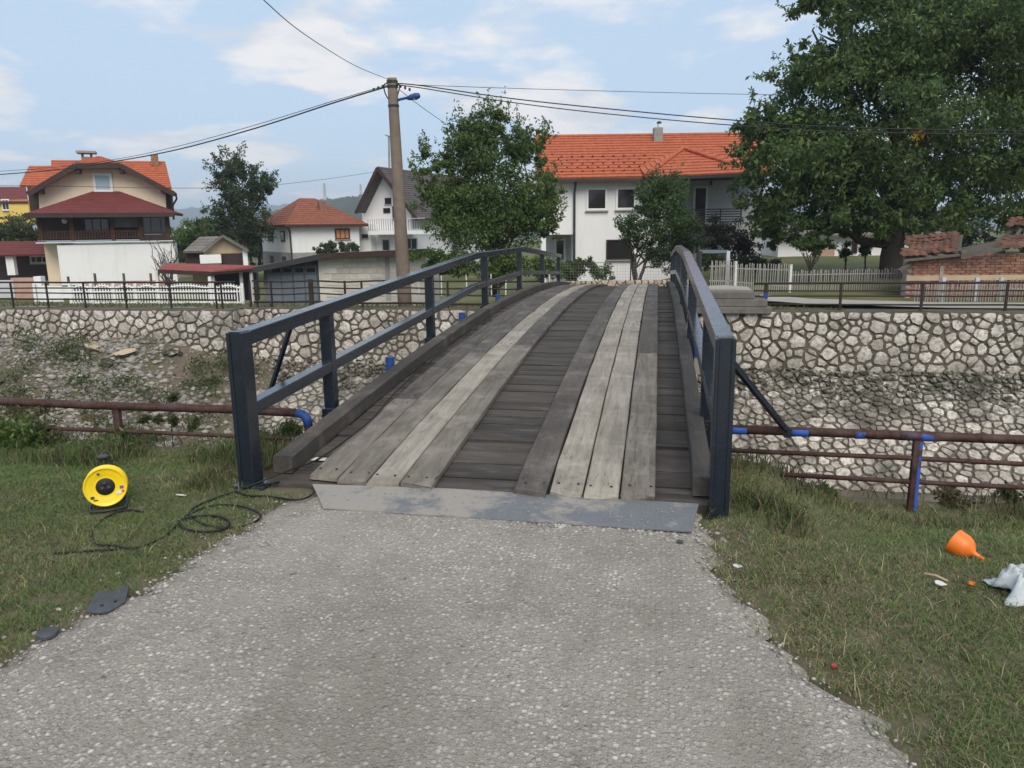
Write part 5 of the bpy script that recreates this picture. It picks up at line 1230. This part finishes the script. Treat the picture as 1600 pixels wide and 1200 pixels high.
def tree(name, label, cat, base, fork, lobes, n, size, pal, tr, seed, group=None, clump=.22, shell=.5, limbs=10, aspect=.42, droop=.3, extra=None, per=60, stems=1, shoots=0, slen=.7, sup=.8, sub=0):
    e = empty(name, base, label, cat, 0, group); b = Vector(base); rd = random.Random(seed)
    if sub:                                                  # layered boughs: each lobe breaks up into smaller ones
        rs = np.random.default_rng(seed+900); L2 = []
        for l in lobes:
            L2.append((l[0], l[1]*.7, l[2]*.7, l[3]*.7))
            for _ in range(sub):
                d = rs.normal(size=3); d[2] = abs(d[2])*.9-.25; d /= np.linalg.norm(d); f_ = rs.uniform(.48, .66)
                L2.append((Vector(np.array(l[0])+d*np.array(l[1:4])*.66), l[1]*f_, l[2]*f_, l[3]*f_*.8))
    else: L2 = lobes
    P_, K, r = crown_points(L2, n, seed, clump, shell, per)
    if shoots:                                               # leafy shoots standing out of the crown's outline
        S_, Ks = [], []
        for _ in range(shoots):
            l = lobes[r.integers(len(lobes))]; d = r.normal(size=3); d[2] = abs(d[2]); d /= np.linalg.norm(d)
            p0 = np.array(l[0])+d*np.array(l[1:4])*.8; g_ = d+np.array([0, 0, sup]); g_ /= np.linalg.norm(g_); q = int(20*slen/.7)
            t_ = r.random((q, 1)); S_.append(p0+g_*slen*r.uniform(.6, 1.3)*t_ + r.normal(0, .05, (q, 3))*(1.2-t_)); Ks.append(np.full(q, r.random()))
        P_ = np.concatenate([P_]+S_); K = np.concatenate([K]+Ks)
    pc = np.array(GREENS[pal]); n_ = len(P_); idx = r.integers(0, len(pc), n_)
    cols = pc[idx]*(.70+.6*K[:, None])*r.uniform(.75, 1.25, (n_, 1))
    if extra is not None:                                    # a twig of yellowed leaves
        for (c, rad, colr) in extra:
            w = np.linalg.norm(P_-np.array(c), axis=1) < rad; cols[w] = np.array(colr)*r.uniform(.7, 1.2, (w.sum(), 1))
    mk('crown', leaf_mesh('crown', P_-np.array(b), size, cols, droop, aspect, r), M['leaf'], e)
    mb = MB(); f = Vector(fork)-b
    for s_ in range(stems):
        off = Vector((rd.uniform(-1, 1), rd.uniform(-1, 1), 0))*tr*(2.2 if stems > 1 else 0)
        ff = f + off*3
        mid = limb(mb, off*.4-Vector((0,0,.25)), ff, tr*1.15, tr*.72, rd, .03)
        for k in range(max(2, limbs//stems)):
            l = rd.choice(lobes); tgt = Vector(l[0])-b + Vector((rd.uniform(-.5, .5)*l[1], rd.uniform(-.5, .5)*l[2], rd.uniform(-.3, .6)*l[3]))
            st = mid[rd.choice([3, 4, 5])]; m2 = limb(mb, st, tgt, tr*.5, tr*.07, rd)
            for _ in range(3):
                t2 = m2[rd.choice([2, 3, 4])]; limb(mb, t2, t2 + Vector((rd.uniform(-1, 1), rd.uniform(-1, 1), rd.uniform(-.2, 1)))*min(l[1:4])*.6, tr*.16, tr*.03, rd, .08, 3)
    mb.build('trunk', M['bark'], e, smooth_=True); return e
DW = 26.5
w_l = [lobe(1390, 250, 190, 125, DW, 190), lobe(1440, 90, 150, 110, DW, 150), lobe(1255, 285, 100, 95, DW, 110), lobe(1268, 120, 62, 46, DW, 70), lobe(1345, 130, 110, 110, DW, 120),
       lobe(1560, 130, 120, 150, DW+1, 140), lobe(1560, 290, 130, 90, DW+1.5, 120), lobe(1430, -20, 150, 90, DW+.5, 130), lobe(1310, 25, 75, 55, DW, 90), lobe(1190, 200, 42, 38, DW, 45), lobe(1240, 205, 70, 50, DW, 60),
       lobe(1200, 330, 48, 55, DW-.5, 60), lobe(1320, 340, 90, 55, DW-1, 90), lobe(1470, 330, 110, 45, DW-.5, 90), lobe(1180, 255, 34, 45, DW, 40), lobe(1300, 358, 85, 20, DW-1, 80), lobe(1425, 356, 80, 20, DW-1, 80), lobe(1215, 372, 26, 26, DW, 40), lobe(1700, 180, 130, 180, DW+1, 140)]
tree('walnut_tree', 'huge dark green walnut tree spreading over the lawn and shed', 'tree', atD(1392, 434, DW), atD(1400, 335, DW), w_l, 150000, .18, 'walnut', .40, 1, clump=.34, shell=.5, limbs=16, droop=.7, sub=7, shoots=260, slen=.8, sup=.1, per=75,
     extra=[(tuple(atD(1437, 216, DW-k_)), .30, (.62,.38,.02)) for k_ in (5.0, 4.5, 4.0, 3.5, 3.0, 2.5)])
DP = 26
tree('plum_tree', 'mid-sized green plum tree with upright shoots beside the bridge', 'tree', atD(770, 452, DP), atD(775, 385, DP),
     [lobe(765, 330, 92, 80, DP, 80), lobe(750, 245, 66, 55, DP, 60), lobe(700, 320, 52, 62, DP, 55), lobe(830, 330, 48, 70, DP, 55), lobe(735, 205, 34, 34, DP, 40), lobe(815, 232, 36, 42, DP, 40), lobe(770, 195, 26, 24, DP, 30), lobe(852, 300, 28, 40, DP, 30), lobe(668, 290, 18, 34, DP, 25), lobe(845, 232, 14, 28, DP, 18), lobe(776, 185, 9, 18, DP, 12), lobe(665, 255, 9, 22, DP, 12), lobe(858, 355, 22, 28, DP, 20), lobe(700, 250, 24, 36, DP, 25)],
     44000, .125, 'plum', .13, 2, clump=.24, shell=.45, limbs=16, shoots=170, slen=.6, sup=1.0)
tree('hedge_shrub', 'light green leafy hedge at the foot of the plum tree', 'shrub', atD(780, 455, 25), atD(780, 440, 25),
     [lobe(720, 412, 45, 22, 25, 25), lobe(790, 415, 55, 26, 25, 25), lobe(850, 418, 35, 24, 25, 20), lobe(680, 400, 40, 18, 25, 20)], 9000, .11, 'hedge', .03, 3, clump=.35, limbs=14)
DS = 30
tree('fruit_tree', 'small round fruit tree in front of the white house', 'tree', atD(995, 440, DS), atD(1003, 398, DS),
     [lobe(1040, 345, 52, 70, DS, 55), lobe(1035, 295, 40, 30, DS, 36), lobe(985, 362, 28, 30, DS, 30), lobe(1070, 375, 28, 36, DS, 30), lobe(1015, 320, 26, 36, DS, 28), lobe(1055, 415, 26, 20, DS, 22), lobe(1030, 395, 30, 25, DS, 25)], 20000, .125, 'small', .07, 4, clump=.26, limbs=15, stems=3, shoots=60, slen=.5)
tree('red_leaved_tree', 'dusky reddish-leaved tree beneath the house balcony', 'tree', atD(1150, 432, 33), atD(1148, 395, 33),
     [lobe(1140, 368, 45, 30, 33, 35), lobe(1110, 352, 24, 18, 33, 22), lobe(1165, 385, 28, 30, 33, 25), lobe(1110, 395, 26, 18, 33, 20)], 6000, .14, 'red', .06, 5, clump=.3)
tree('young_tree', 'slim forked young tree on the lawn behind the picket fence', 'tree', atD(1265, 432, 25), atD(1266, 412, 25),
     [lobe(1268, 385, 32, 14, 25, 25), lobe(1250, 380, 16, 12, 25, 15), lobe(1285, 378, 18, 14, 25, 15)], 1700, .13, 'walnut', .05, 6, clump=.35, limbs=8)
for k, (px, d) in enumerate(((1322, 30), (1352, 30.5))):
    tree('young_tree', ('staked sapling with small dark crown on the lawn', 'dark sapling on the lawn next to the walnut trunk')[k], 'tree', atD(px, 426, d), atD(px, 402, d), [lobe(px, 393, 11, 10, d), lobe(px-3, 384, 7, 8, d)], 700, .12, 'dark', .035, 7+k, clump=.4, limbs=4)
tree('birch_tree', 'tall dark feathery tree behind the tan shed', 'tree', atD(382, 420, 56), atD(380, 350, 56),
     [lobe(375, 320, 46, 62, 56, 46), lobe(370, 265, 28, 30, 56, 28), lobe(400, 290, 28, 22, 56, 24), lobe(348, 280, 18, 34, 56, 20), lobe(390, 360, 40, 40, 56, 36), lobe(418, 298, 12, 10, 56, 12), lobe(345, 350, 24, 36, 56, 24)], 16000, .22, 'dark', .18, 9, clump=.2, shell=.35, limbs=16, shoots=110, slen=.9, sup=.4)
G_ = 'trees between the far houses'
for k, (lab, px, py, pb2, d, lb, pal, n) in enumerate((
    ('bushy green tree between cream house and feathery tree', 300, 375, 425, 62, [(300, 372, 30, 34), (285, 390, 18, 26), (318, 350, 14, 20)], 'plum', 5000),
    ('olive green tree at the corner of the cream house', 25, 365, 430, 55, [(25, 358, 42, 28), (-10, 380, 40, 40), (50, 372, 16, 18)], 'olive', 6000),
    ('dark tree mass behind the bungalow corner', 405, 378, 420, 66, [(405, 380, 26, 36), (425, 372, 16, 30)], 'dark', 4500))):
    tree('bushy_tree', lab, 'tree', atD(px, pb2, d), atD(px, py+10, d), [lobe(*q_, d) for q_ in lb], n, .26, pal, .14, 20+k, G_, clump=.28)
D_T = 80
for k in range(9):
    px = 268+k*17+random.uniform(-5, 5); tree('bushy_tree', 'far green tree in the belt beyond the shed', 'tree', atD(px, 405, D_T+k*2), atD(px, 375, D_T+k*2), [lobe(px, 368+random.uniform(-6, 6), 16, 22, D_T+k*2), lobe(px+6, 385, 14, 16, D_T+k*2)], 1400, .34, 'dark' if k % 2 else 'plum', .14, 40+k, 'tree belt beyond the shed', clump=.3, limbs=5)
for k, (px, d, lab) in enumerate(((880, 70, 'far tree behind the white house gable'), (690, 66, 'far tree behind the plum tree'), (1500, 48, 'tall dark tree behind the ruined shed'), (1600, 46, 'dark tree behind the broken tile roof'), (1210, 52, 'dark tree behind the corner of the white house'))):
    tree('bushy_tree', lab, 'tree', atD(px, 412, d), atD(px, 380, d), [lobe(px, 350, 45, 45, d), lobe(px+18, 378, 30, 25, d)], 3500, .28, 'dark', .15, 60+k, clump=.28, limbs=6)
tree('shrub', 'dark rounded shrub growing over the garage roof', 'shrub', atD(528, 397, 33), atD(528, 392, 33), [lobe(515, 387, 22, 9, 33, 25), lobe(545, 385, 20, 9, 33, 25), lobe(500, 392, 14, 7, 33, 15)], 3500, .10, 'dark', .02, 70, clump=.4)
tree('shrub', 'yellow-green shrub beside the mesh fence', 'shrub', atD(893, 440, 28), atD(893, 430, 28), [lobe(890, 422, 30, 18, 28, 22), lobe(905, 412, 18, 8, 28, 15)], 3500, .11, 'hedge', .02, 71, clump=.35)
tree('shrub', 'loose dark green shrub before the white house wall', 'shrub', atD(935, 442, 27.8), atD(935, 432, 27.8), [lobe(938, 426, 22, 14, 27.8, 16), lobe(920, 415, 12, 14, 27.8, 10)], 1500, .11, 'small', .02, 72, clump=.4)
tree('shrub', 'clipped dark hedge beside the gate and picket fence', 'shrub', atD(1180, 425, 28), atD(1180, 418, 28), [lobe(1175, 412, 55, 12, 28, 25), lobe(1110, 405, 25, 18, 28, 25)], 5000, .11, 'dark', .02, 73, clump=.4)
# bare shrub before the cream house
e = empty('bare_shrub', atD(262, 448, 42), 'leafless twiggy shrub against the white house base', 'shrub'); rd = random.Random(12); mb = MB()
for k in range(12):
    a = Vector((rd.uniform(-.3, .3), rd.uniform(-.2, .2), -.1)); b = a + Vector((rd.uniform(-1.2, .8), rd.uniform(-.5, .5), rd.uniform(1.4, 3.0))); m_ = limb(mb, a, b, .035, .012, rd, .07)
    for _ in range(4): s_ = m_[rd.choice([2, 3, 4])]; limb(mb, s_, s_+Vector((rd.uniform(-.6, .6), rd.uniform(-.3, .3), rd.uniform(.2, .8))), .014, .006, rd, .06, 3)
mb.build('twigs', M['bark'], e)
# ---- grass
def blades(name, XY, Z, Hh, cols, wid, lean, label, seed, curl=.5):
    r = np.random.default_rng(seed); n = len(XY); a = r.uniform(0, 6.283, n); ca, sa = np.cos(a), np.sin(a)
    b = r.uniform(0, 6.283, n); ln = Hh*lean*r.uniform(.2, 1.6, n); dx, dy = np.cos(b)*ln, np.sin(b)*ln
    w = wid*r.uniform(.6, 1.4, n)
    base = np.stack([XY[:, 0], XY[:, 1], Z], 1)
    side = np.stack([ca*w, sa*w, np.zeros(n)], 1)
    mid = base + np.stack([dx*.35, dy*.35, Hh*.6], 1); tip = base + np.stack([dx, dy, Hh*r.uniform(.55, 1.0, n)], 1)
    V = np.stack([base-side, base+side, mid+side*.7, mid-side*.7, tip], 1).reshape(-1, 3)
    i = np.arange(n)[:, None]*5; Fc = np.concatenate([i+[0, 1, 2], i+[0, 2, 3], i+[3, 2, 4]], 1).reshape(-1, 3)
    return tag(stuff(mk(name, fast_mesh(name, V, Fc, np.repeat(cols, 5, 0)), M['grass_blade'])), label, 'grass')
def sample(x0, x1, y0, y1, dens, seed):
    r = np.random.default_rng(seed); n = int((x1-x0)*(y1-y0)*dens); return np.stack([r.uniform(x0, x1, n), r.uniform(y0, y1, n)], 1), r
def lawn(name, label, x0, x1, y0, y1, dens, seed, dryness):
    XY, r = sample(x0, x1, y0, y1, dens, seed)
    eL = np.array([edgeL(y) for y in np.linspace(-1, 6, 400)]); eR = np.array([edgeR(y) for y in np.linspace(-1, 6, 400)]); yy = np.linspace(-1, 6, 400)
    el_, er_ = np.interp(XY[:, 1], yy, eL), np.interp(XY[:, 1], yy, eR)
    dist = np.maximum(el_-XY[:, 0], XY[:, 0]-er_)
    patch = vnoise(XY[:, 0], XY[:, 1], 3.2, seed+1); fine = vnoise(XY[:, 0], XY[:, 1], 13, seed+2)
    keep = (dist > -.13) & (r.random(len(XY)) < np.clip((dist+.13)/.30, .0, 1)**1.6*(.35+.65*np.clip(fine*1.5-.1, 0, 1)))
    cx_ = XY[:, 0]*math.cos(YAW)+XY[:, 1]*math.sin(YAW); cd_ = -XY[:, 0]*math.sin(YAW)+XY[:, 1]*math.cos(YAW)
    core_ = (np.abs(cx_) < cd_*.70+.6) & (cd_ > 1.35)
    keep &= core_ | ((np.abs(cx_) < cd_*.70+3.2) & (cd_ > .6) & (r.random(len(XY)) < .42))
    keep &= ~((XY[:, 0] > -2.5) & (XY[:, 0] < .33) & (XY[:, 1] > 4.2))
    XY, patch, fine, dist = XY[keep], patch[keep], fine[keep], dist[keep]; n = len(XY)
    Z = np.array([gnear(x, y) for x, y in XY]) - .004
    Z = np.where(dist < .06, np.maximum(Z, -.010), Z)
    dry = np.clip(dryness(XY[:, 0], XY[:, 1]) + (patch-.5)*1.1 + (fine-.5)*.5 - np.clip(dist-.4, 0, 1)*.1, 0, 1)
    isdry = r.random(n) < dry*.68+.04
    g = np.array([(.090,.142,.044), (.125,.178,.056), (.165,.205,.072), (.105,.150,.060)])[r.integers(0, 4, n)]
    d_ = np.array([(.32,.27,.17), (.24,.20,.12), (.38,.33,.215), (.20,.158,.098)])[r.integers(0, 4, n)]
    cols = np.where(isdry[:, None], d_, g)*r.uniform(.7, 1.25, (n, 1))
    Hh = (.014+.030*r.random(n))*(1-.45*isdry)*(.7+.7*np.clip(patch, 0, 1)) + .05*(r.random(n) < .015)
    return blades(name, XY, Z, Hh, cols, .0018, 1.3, label, seed)
lawn('grass', 'short patchy green and straw grass left of the road', -9.0, -2.0, .7, 5.5, 26000, 101, lambda x, y: .42+.5*np.exp(-((x+2.9)**2+(y-4.4)**2)/.5)+.25*np.exp(-((x+2.4)**2)/.03))
lawn('grass', 'short dry grass right of the road', .25, 7.2, .7, 5.5, 26000, 102, lambda x, y: .66+.25*np.clip((y-4.0)/1.2, 0, 1)+.45*np.exp(-((x-.9)**2)/.6-((y-4.3)**2)/1.2)-.25*np.exp(-((x-1.9)**2+(y-2.4)**2)/.8))
# taller growth along the bank edge
def tall(name, label, x0, x1, y0, y1, dens, seed, h0, h1, dryf, wid=.0035):
    XY, r = sample(x0, x1, y0, y1, dens, seed); pt = vnoise(XY[:, 0], XY[:, 1], 4.5, seed); k = r.random(len(XY)) < np.clip(pt*1.8-.45, .03, 1); XY, pt = XY[k], pt[k]; n = len(XY)
    Z = np.array([gnear(x, min(y, 5.62)) for x, y in XY])-.01; isd = r.random(n) < dryf
    g = np.array([(.040,.075,.022), (.065,.105,.032), (.090,.130,.040)])[r.integers(0, 3, n)]; d_ = np.array([(.20,.165,.09), (.14,.11,.06), (.11,.08,.05)])[r.integers(0, 3, n)]
    return blades(name, XY, Z, (h0+(h1-h0)*r.random(n))*(.5+pt), np.where(isd[:, None], d_, g)*r.uniform(.7, 1.25, (n, 1)), wid, .6, label, seed)
tall('tall_grass', 'tall rough grass under the weedy left railing', -12, -2.75, 4.7, 5.75, 1500, 111, .06, .20, .35)
tall('tall_grass', 'dry tall grass along the right bank edge', .52, 6, 4.9, 5.72, 1300, 112, .04, .13, .62)
tall('tall_grass', 'grass tuft around the foot of the right end post', .48, .85, 4.0, 4.7, 4200, 113, .05, .15, .4)
tall('tall_grass', 'grass tuft around the foot of the left end post', -3.05, -2.68, 4.2, 4.9, 3600, 114, .04, .13, .55)
def weeds(name, label, boxes, n, size, pal, seed, dens_h):
    r = np.random.default_rng(seed); P_ = []
    for (x0, x1, y0, y1, z0, z1) in boxes: P_.append(np.stack([r.uniform(x0, x1, n), r.uniform(y0, y1, n), z0+(z1-z0)*r.random(n)**dens_h], 1))
    P_ = np.concatenate(P_); P_ = P_[vnoise(P_[:, 0]*1.0, P_[:, 2]*1.5+P_[:, 1], 5, seed) > .42]; pc = np.array(GREENS[pal]); cols = pc[r.integers(0, len(pc), len(P_))]*r.uniform(.7, 1.3, (len(P_), 1))
    o = tag(stuff(mk(name, leaf_mesh(name, P_, size, cols, .1, .4, r), M['leaf'])), label, 'weeds'); return o
weeds('weeds', 'leafy green weeds spreading below the left railing', [(-7.4, -4.3, 5.05, 5.6, -.2, .02), (-6.5, -5.0, 5.1, 5.5, -.15, .12), (-12, -7.4, 5.0, 5.6, -.2, .08)], 3200, .055, 'hedge', 121, 1.6)
weeds('weeds', 'withered brown creeper tangled in the left railing', [(-5.6, -4.95, 5.32, 5.46, -.15, .19), (-7.0, -6.1, 5.32, 5.46, -.15, .2), (-4.7, -4.35, 5.34, 5.46, -.15, .12)], 420, .05, 'dry', 122, .9)
weeds('weeds', 'green weeds sprouting on the earth heap under the wall', [(-17, -10, 15.4, 17.6, -2.9, -2.2)], 1, .1, 'hedge', 123, 1)
r = np.random.default_rng(131); P_ = []
for k in range(80):
    x, y = r.uniform(-17.5, -10.4), r.uniform(14.8, 18.4); n = r.integers(40, 130); hh = r.uniform(.15, .6)
    P_.append(np.stack([x+r.normal(0, .18, n), y+r.normal(0, .18, n), mound(x, y)+hh*r.random(n)], 1))
P_ = np.concatenate(P_); pc = np.array(GREENS['olive']+GREENS['hedge'][:2]); cols = pc[r.integers(0, 6, len(P_))]*r.uniform(.7, 1.2, (len(P_), 1))
bpy.data.objects.remove(bpy.data.objects['weeds.002'])
tag(stuff(mk('weeds', leaf_mesh('weeds', P_, .11, cols, -.2, .35, r), M['leaf'])), 'green weeds sprouting on the heaped earth under the wall', 'weeds')
for k, (lab, x, z1, pal) in enumerate((('bushy green weed behind the right railing', 2.75, -.16, 'olive'), ('leafy weed clump under the blue-painted post', 1.28, -.22, 'hedge'), ('dry tangled weed beside the blue-painted post', 2.12, -.22, 'dry'))):
    tree('weed_clump', lab, 'weed', (x, 5.62, -.5), (x, 5.62, -.4), [((x, 5.62, z1-.12), (.32, .10, .18)[k], .12, .14), ((x+.25*(k == 0), 5.6, z1-.16), .2, .1, .12)], 900, .05, pal, .006, 140+k, clump=.5, limbs=6)
# weed stalks before the left slope
tree('weed_clump', 'tall stalky weed rising behind the left railing', 'weed', (-4.15, 5.7, -.4), (-4.12, 5.7, .0), [((-4.12, 5.7, .12), .08, .06, .24), ((-3.95, 5.72, .1), .06, .05, .2), ((-4.3, 5.7, .0), .1, .06, .14)], 420, .05, 'olive', .005, 150, clump=.4, limbs=6)
tree('weed_clump', 'low green bush between left railing and end post', 'weed', (-3.0, 5.72, -.4), (-3.0, 5.72, -.2), [((-3.05, 5.72, -.05), .16, .1, .12), ((-3.3, 5.72, -.12), .14, .1, .1)], 900, .045, 'hedge', .005, 151, clump=.5, limbs=6)
# grass fringe on the far wall
XY, r = sample(-24, -3, 19.3, 21, 90, 161); XY2, _ = sample(1.2, 4.5, 19.4, 20.3, 120, 162); XY = np.concatenate([XY, XY2]); n = len(XY)
Z = np.array([gfar(x, max(y, 19.36)) if y > 19.36 or x > -11.3 else WALL_TOP for x, y in XY])-.02
g = np.array([(.075,.10,.035), (.12,.13,.05), (.19,.165,.085)])[r.integers(0, 3, n)]
blades('tall_grass', XY, Z, .05+.13*r.random(n)**2, g*r.uniform(.7, 1.2, (n, 1)), .012, .5, 'rough grass fringe along the top of the far wall', 163)

# ================================================================== hills and air
def hill(name, prof, d, depth):
    xs_ = np.linspace(prof[0][0], prof[-1][0], 400); r = np.random.default_rng(int(d)); ys_ = np.interp(xs_, [p[0] for p in prof], [p[1] for p in prof]) + r.normal(0, .9, 400)
    V, Fc = [], []
    rows_ = [(-.55, 0), (-.35, .35), (-.15, .75), (0, 1), (.3, .7), (.8, 0)]
    for k, (off, hf) in enumerate(rows_):
        for x, y in zip(xs_, ys_):
            p = atD(x, y, d); q_ = Vector((p.x, p.y, 0)) + FW*off*depth; V.append((q_.x, q_.y, -25+(p.z+25)*hf + (r.normal(0, .012)*d*.1 if 0 < k < 3 else 0)))
    for k in range(len(rows_)-1):
        for i in range(399): a = k*400+i; Fc.append((a, a+1, a+401, a+400))
    return struct(mk(name, fast_mesh(name, V, Fc, smooth_=True), M['forest']))
hill('hills', [(380, 345), (430, 329), (455, 322), (480, 318), (500, 312), (530, 309), (560, 306), (580, 302), (640, 296), (720, 300), (900, 320), (1200, 335)], 700, 220)
hill('hills', [(-400, 350), (100, 345), (240, 334), (275, 327), (300, 324), (320, 322), (350, 330), (400, 324), (430, 320), (450, 319), (480, 324), (540, 330), (700, 322), (1000, 330), (2000, 345)], 2300, 700)
hz = MB().box(-3600, 3600, -60, 4600, -24, 140).build('haze', None); stuff(hz); tag(hz, 'thin evening haze between the houses and the hills', 'haze')
hm = bpy.data.materials.new('haze'); hm.use_nodes = True; hm.node_tree.nodes.remove(hm.node_tree.nodes['Principled BSDF'])
pv = hm.node_tree.nodes.new('ShaderNodeVolumePrincipled'); pv.inputs['Color'].default_value = (.72, .82, .95, 1); pv.inputs['Density'].default_value = .00045
hm.node_tree.links.new(pv.outputs[0], hm.node_tree.nodes['Material Output'].inputs['Volume']); hz.data.materials.append(hm)
scene.cycles.volume_bounces = 0
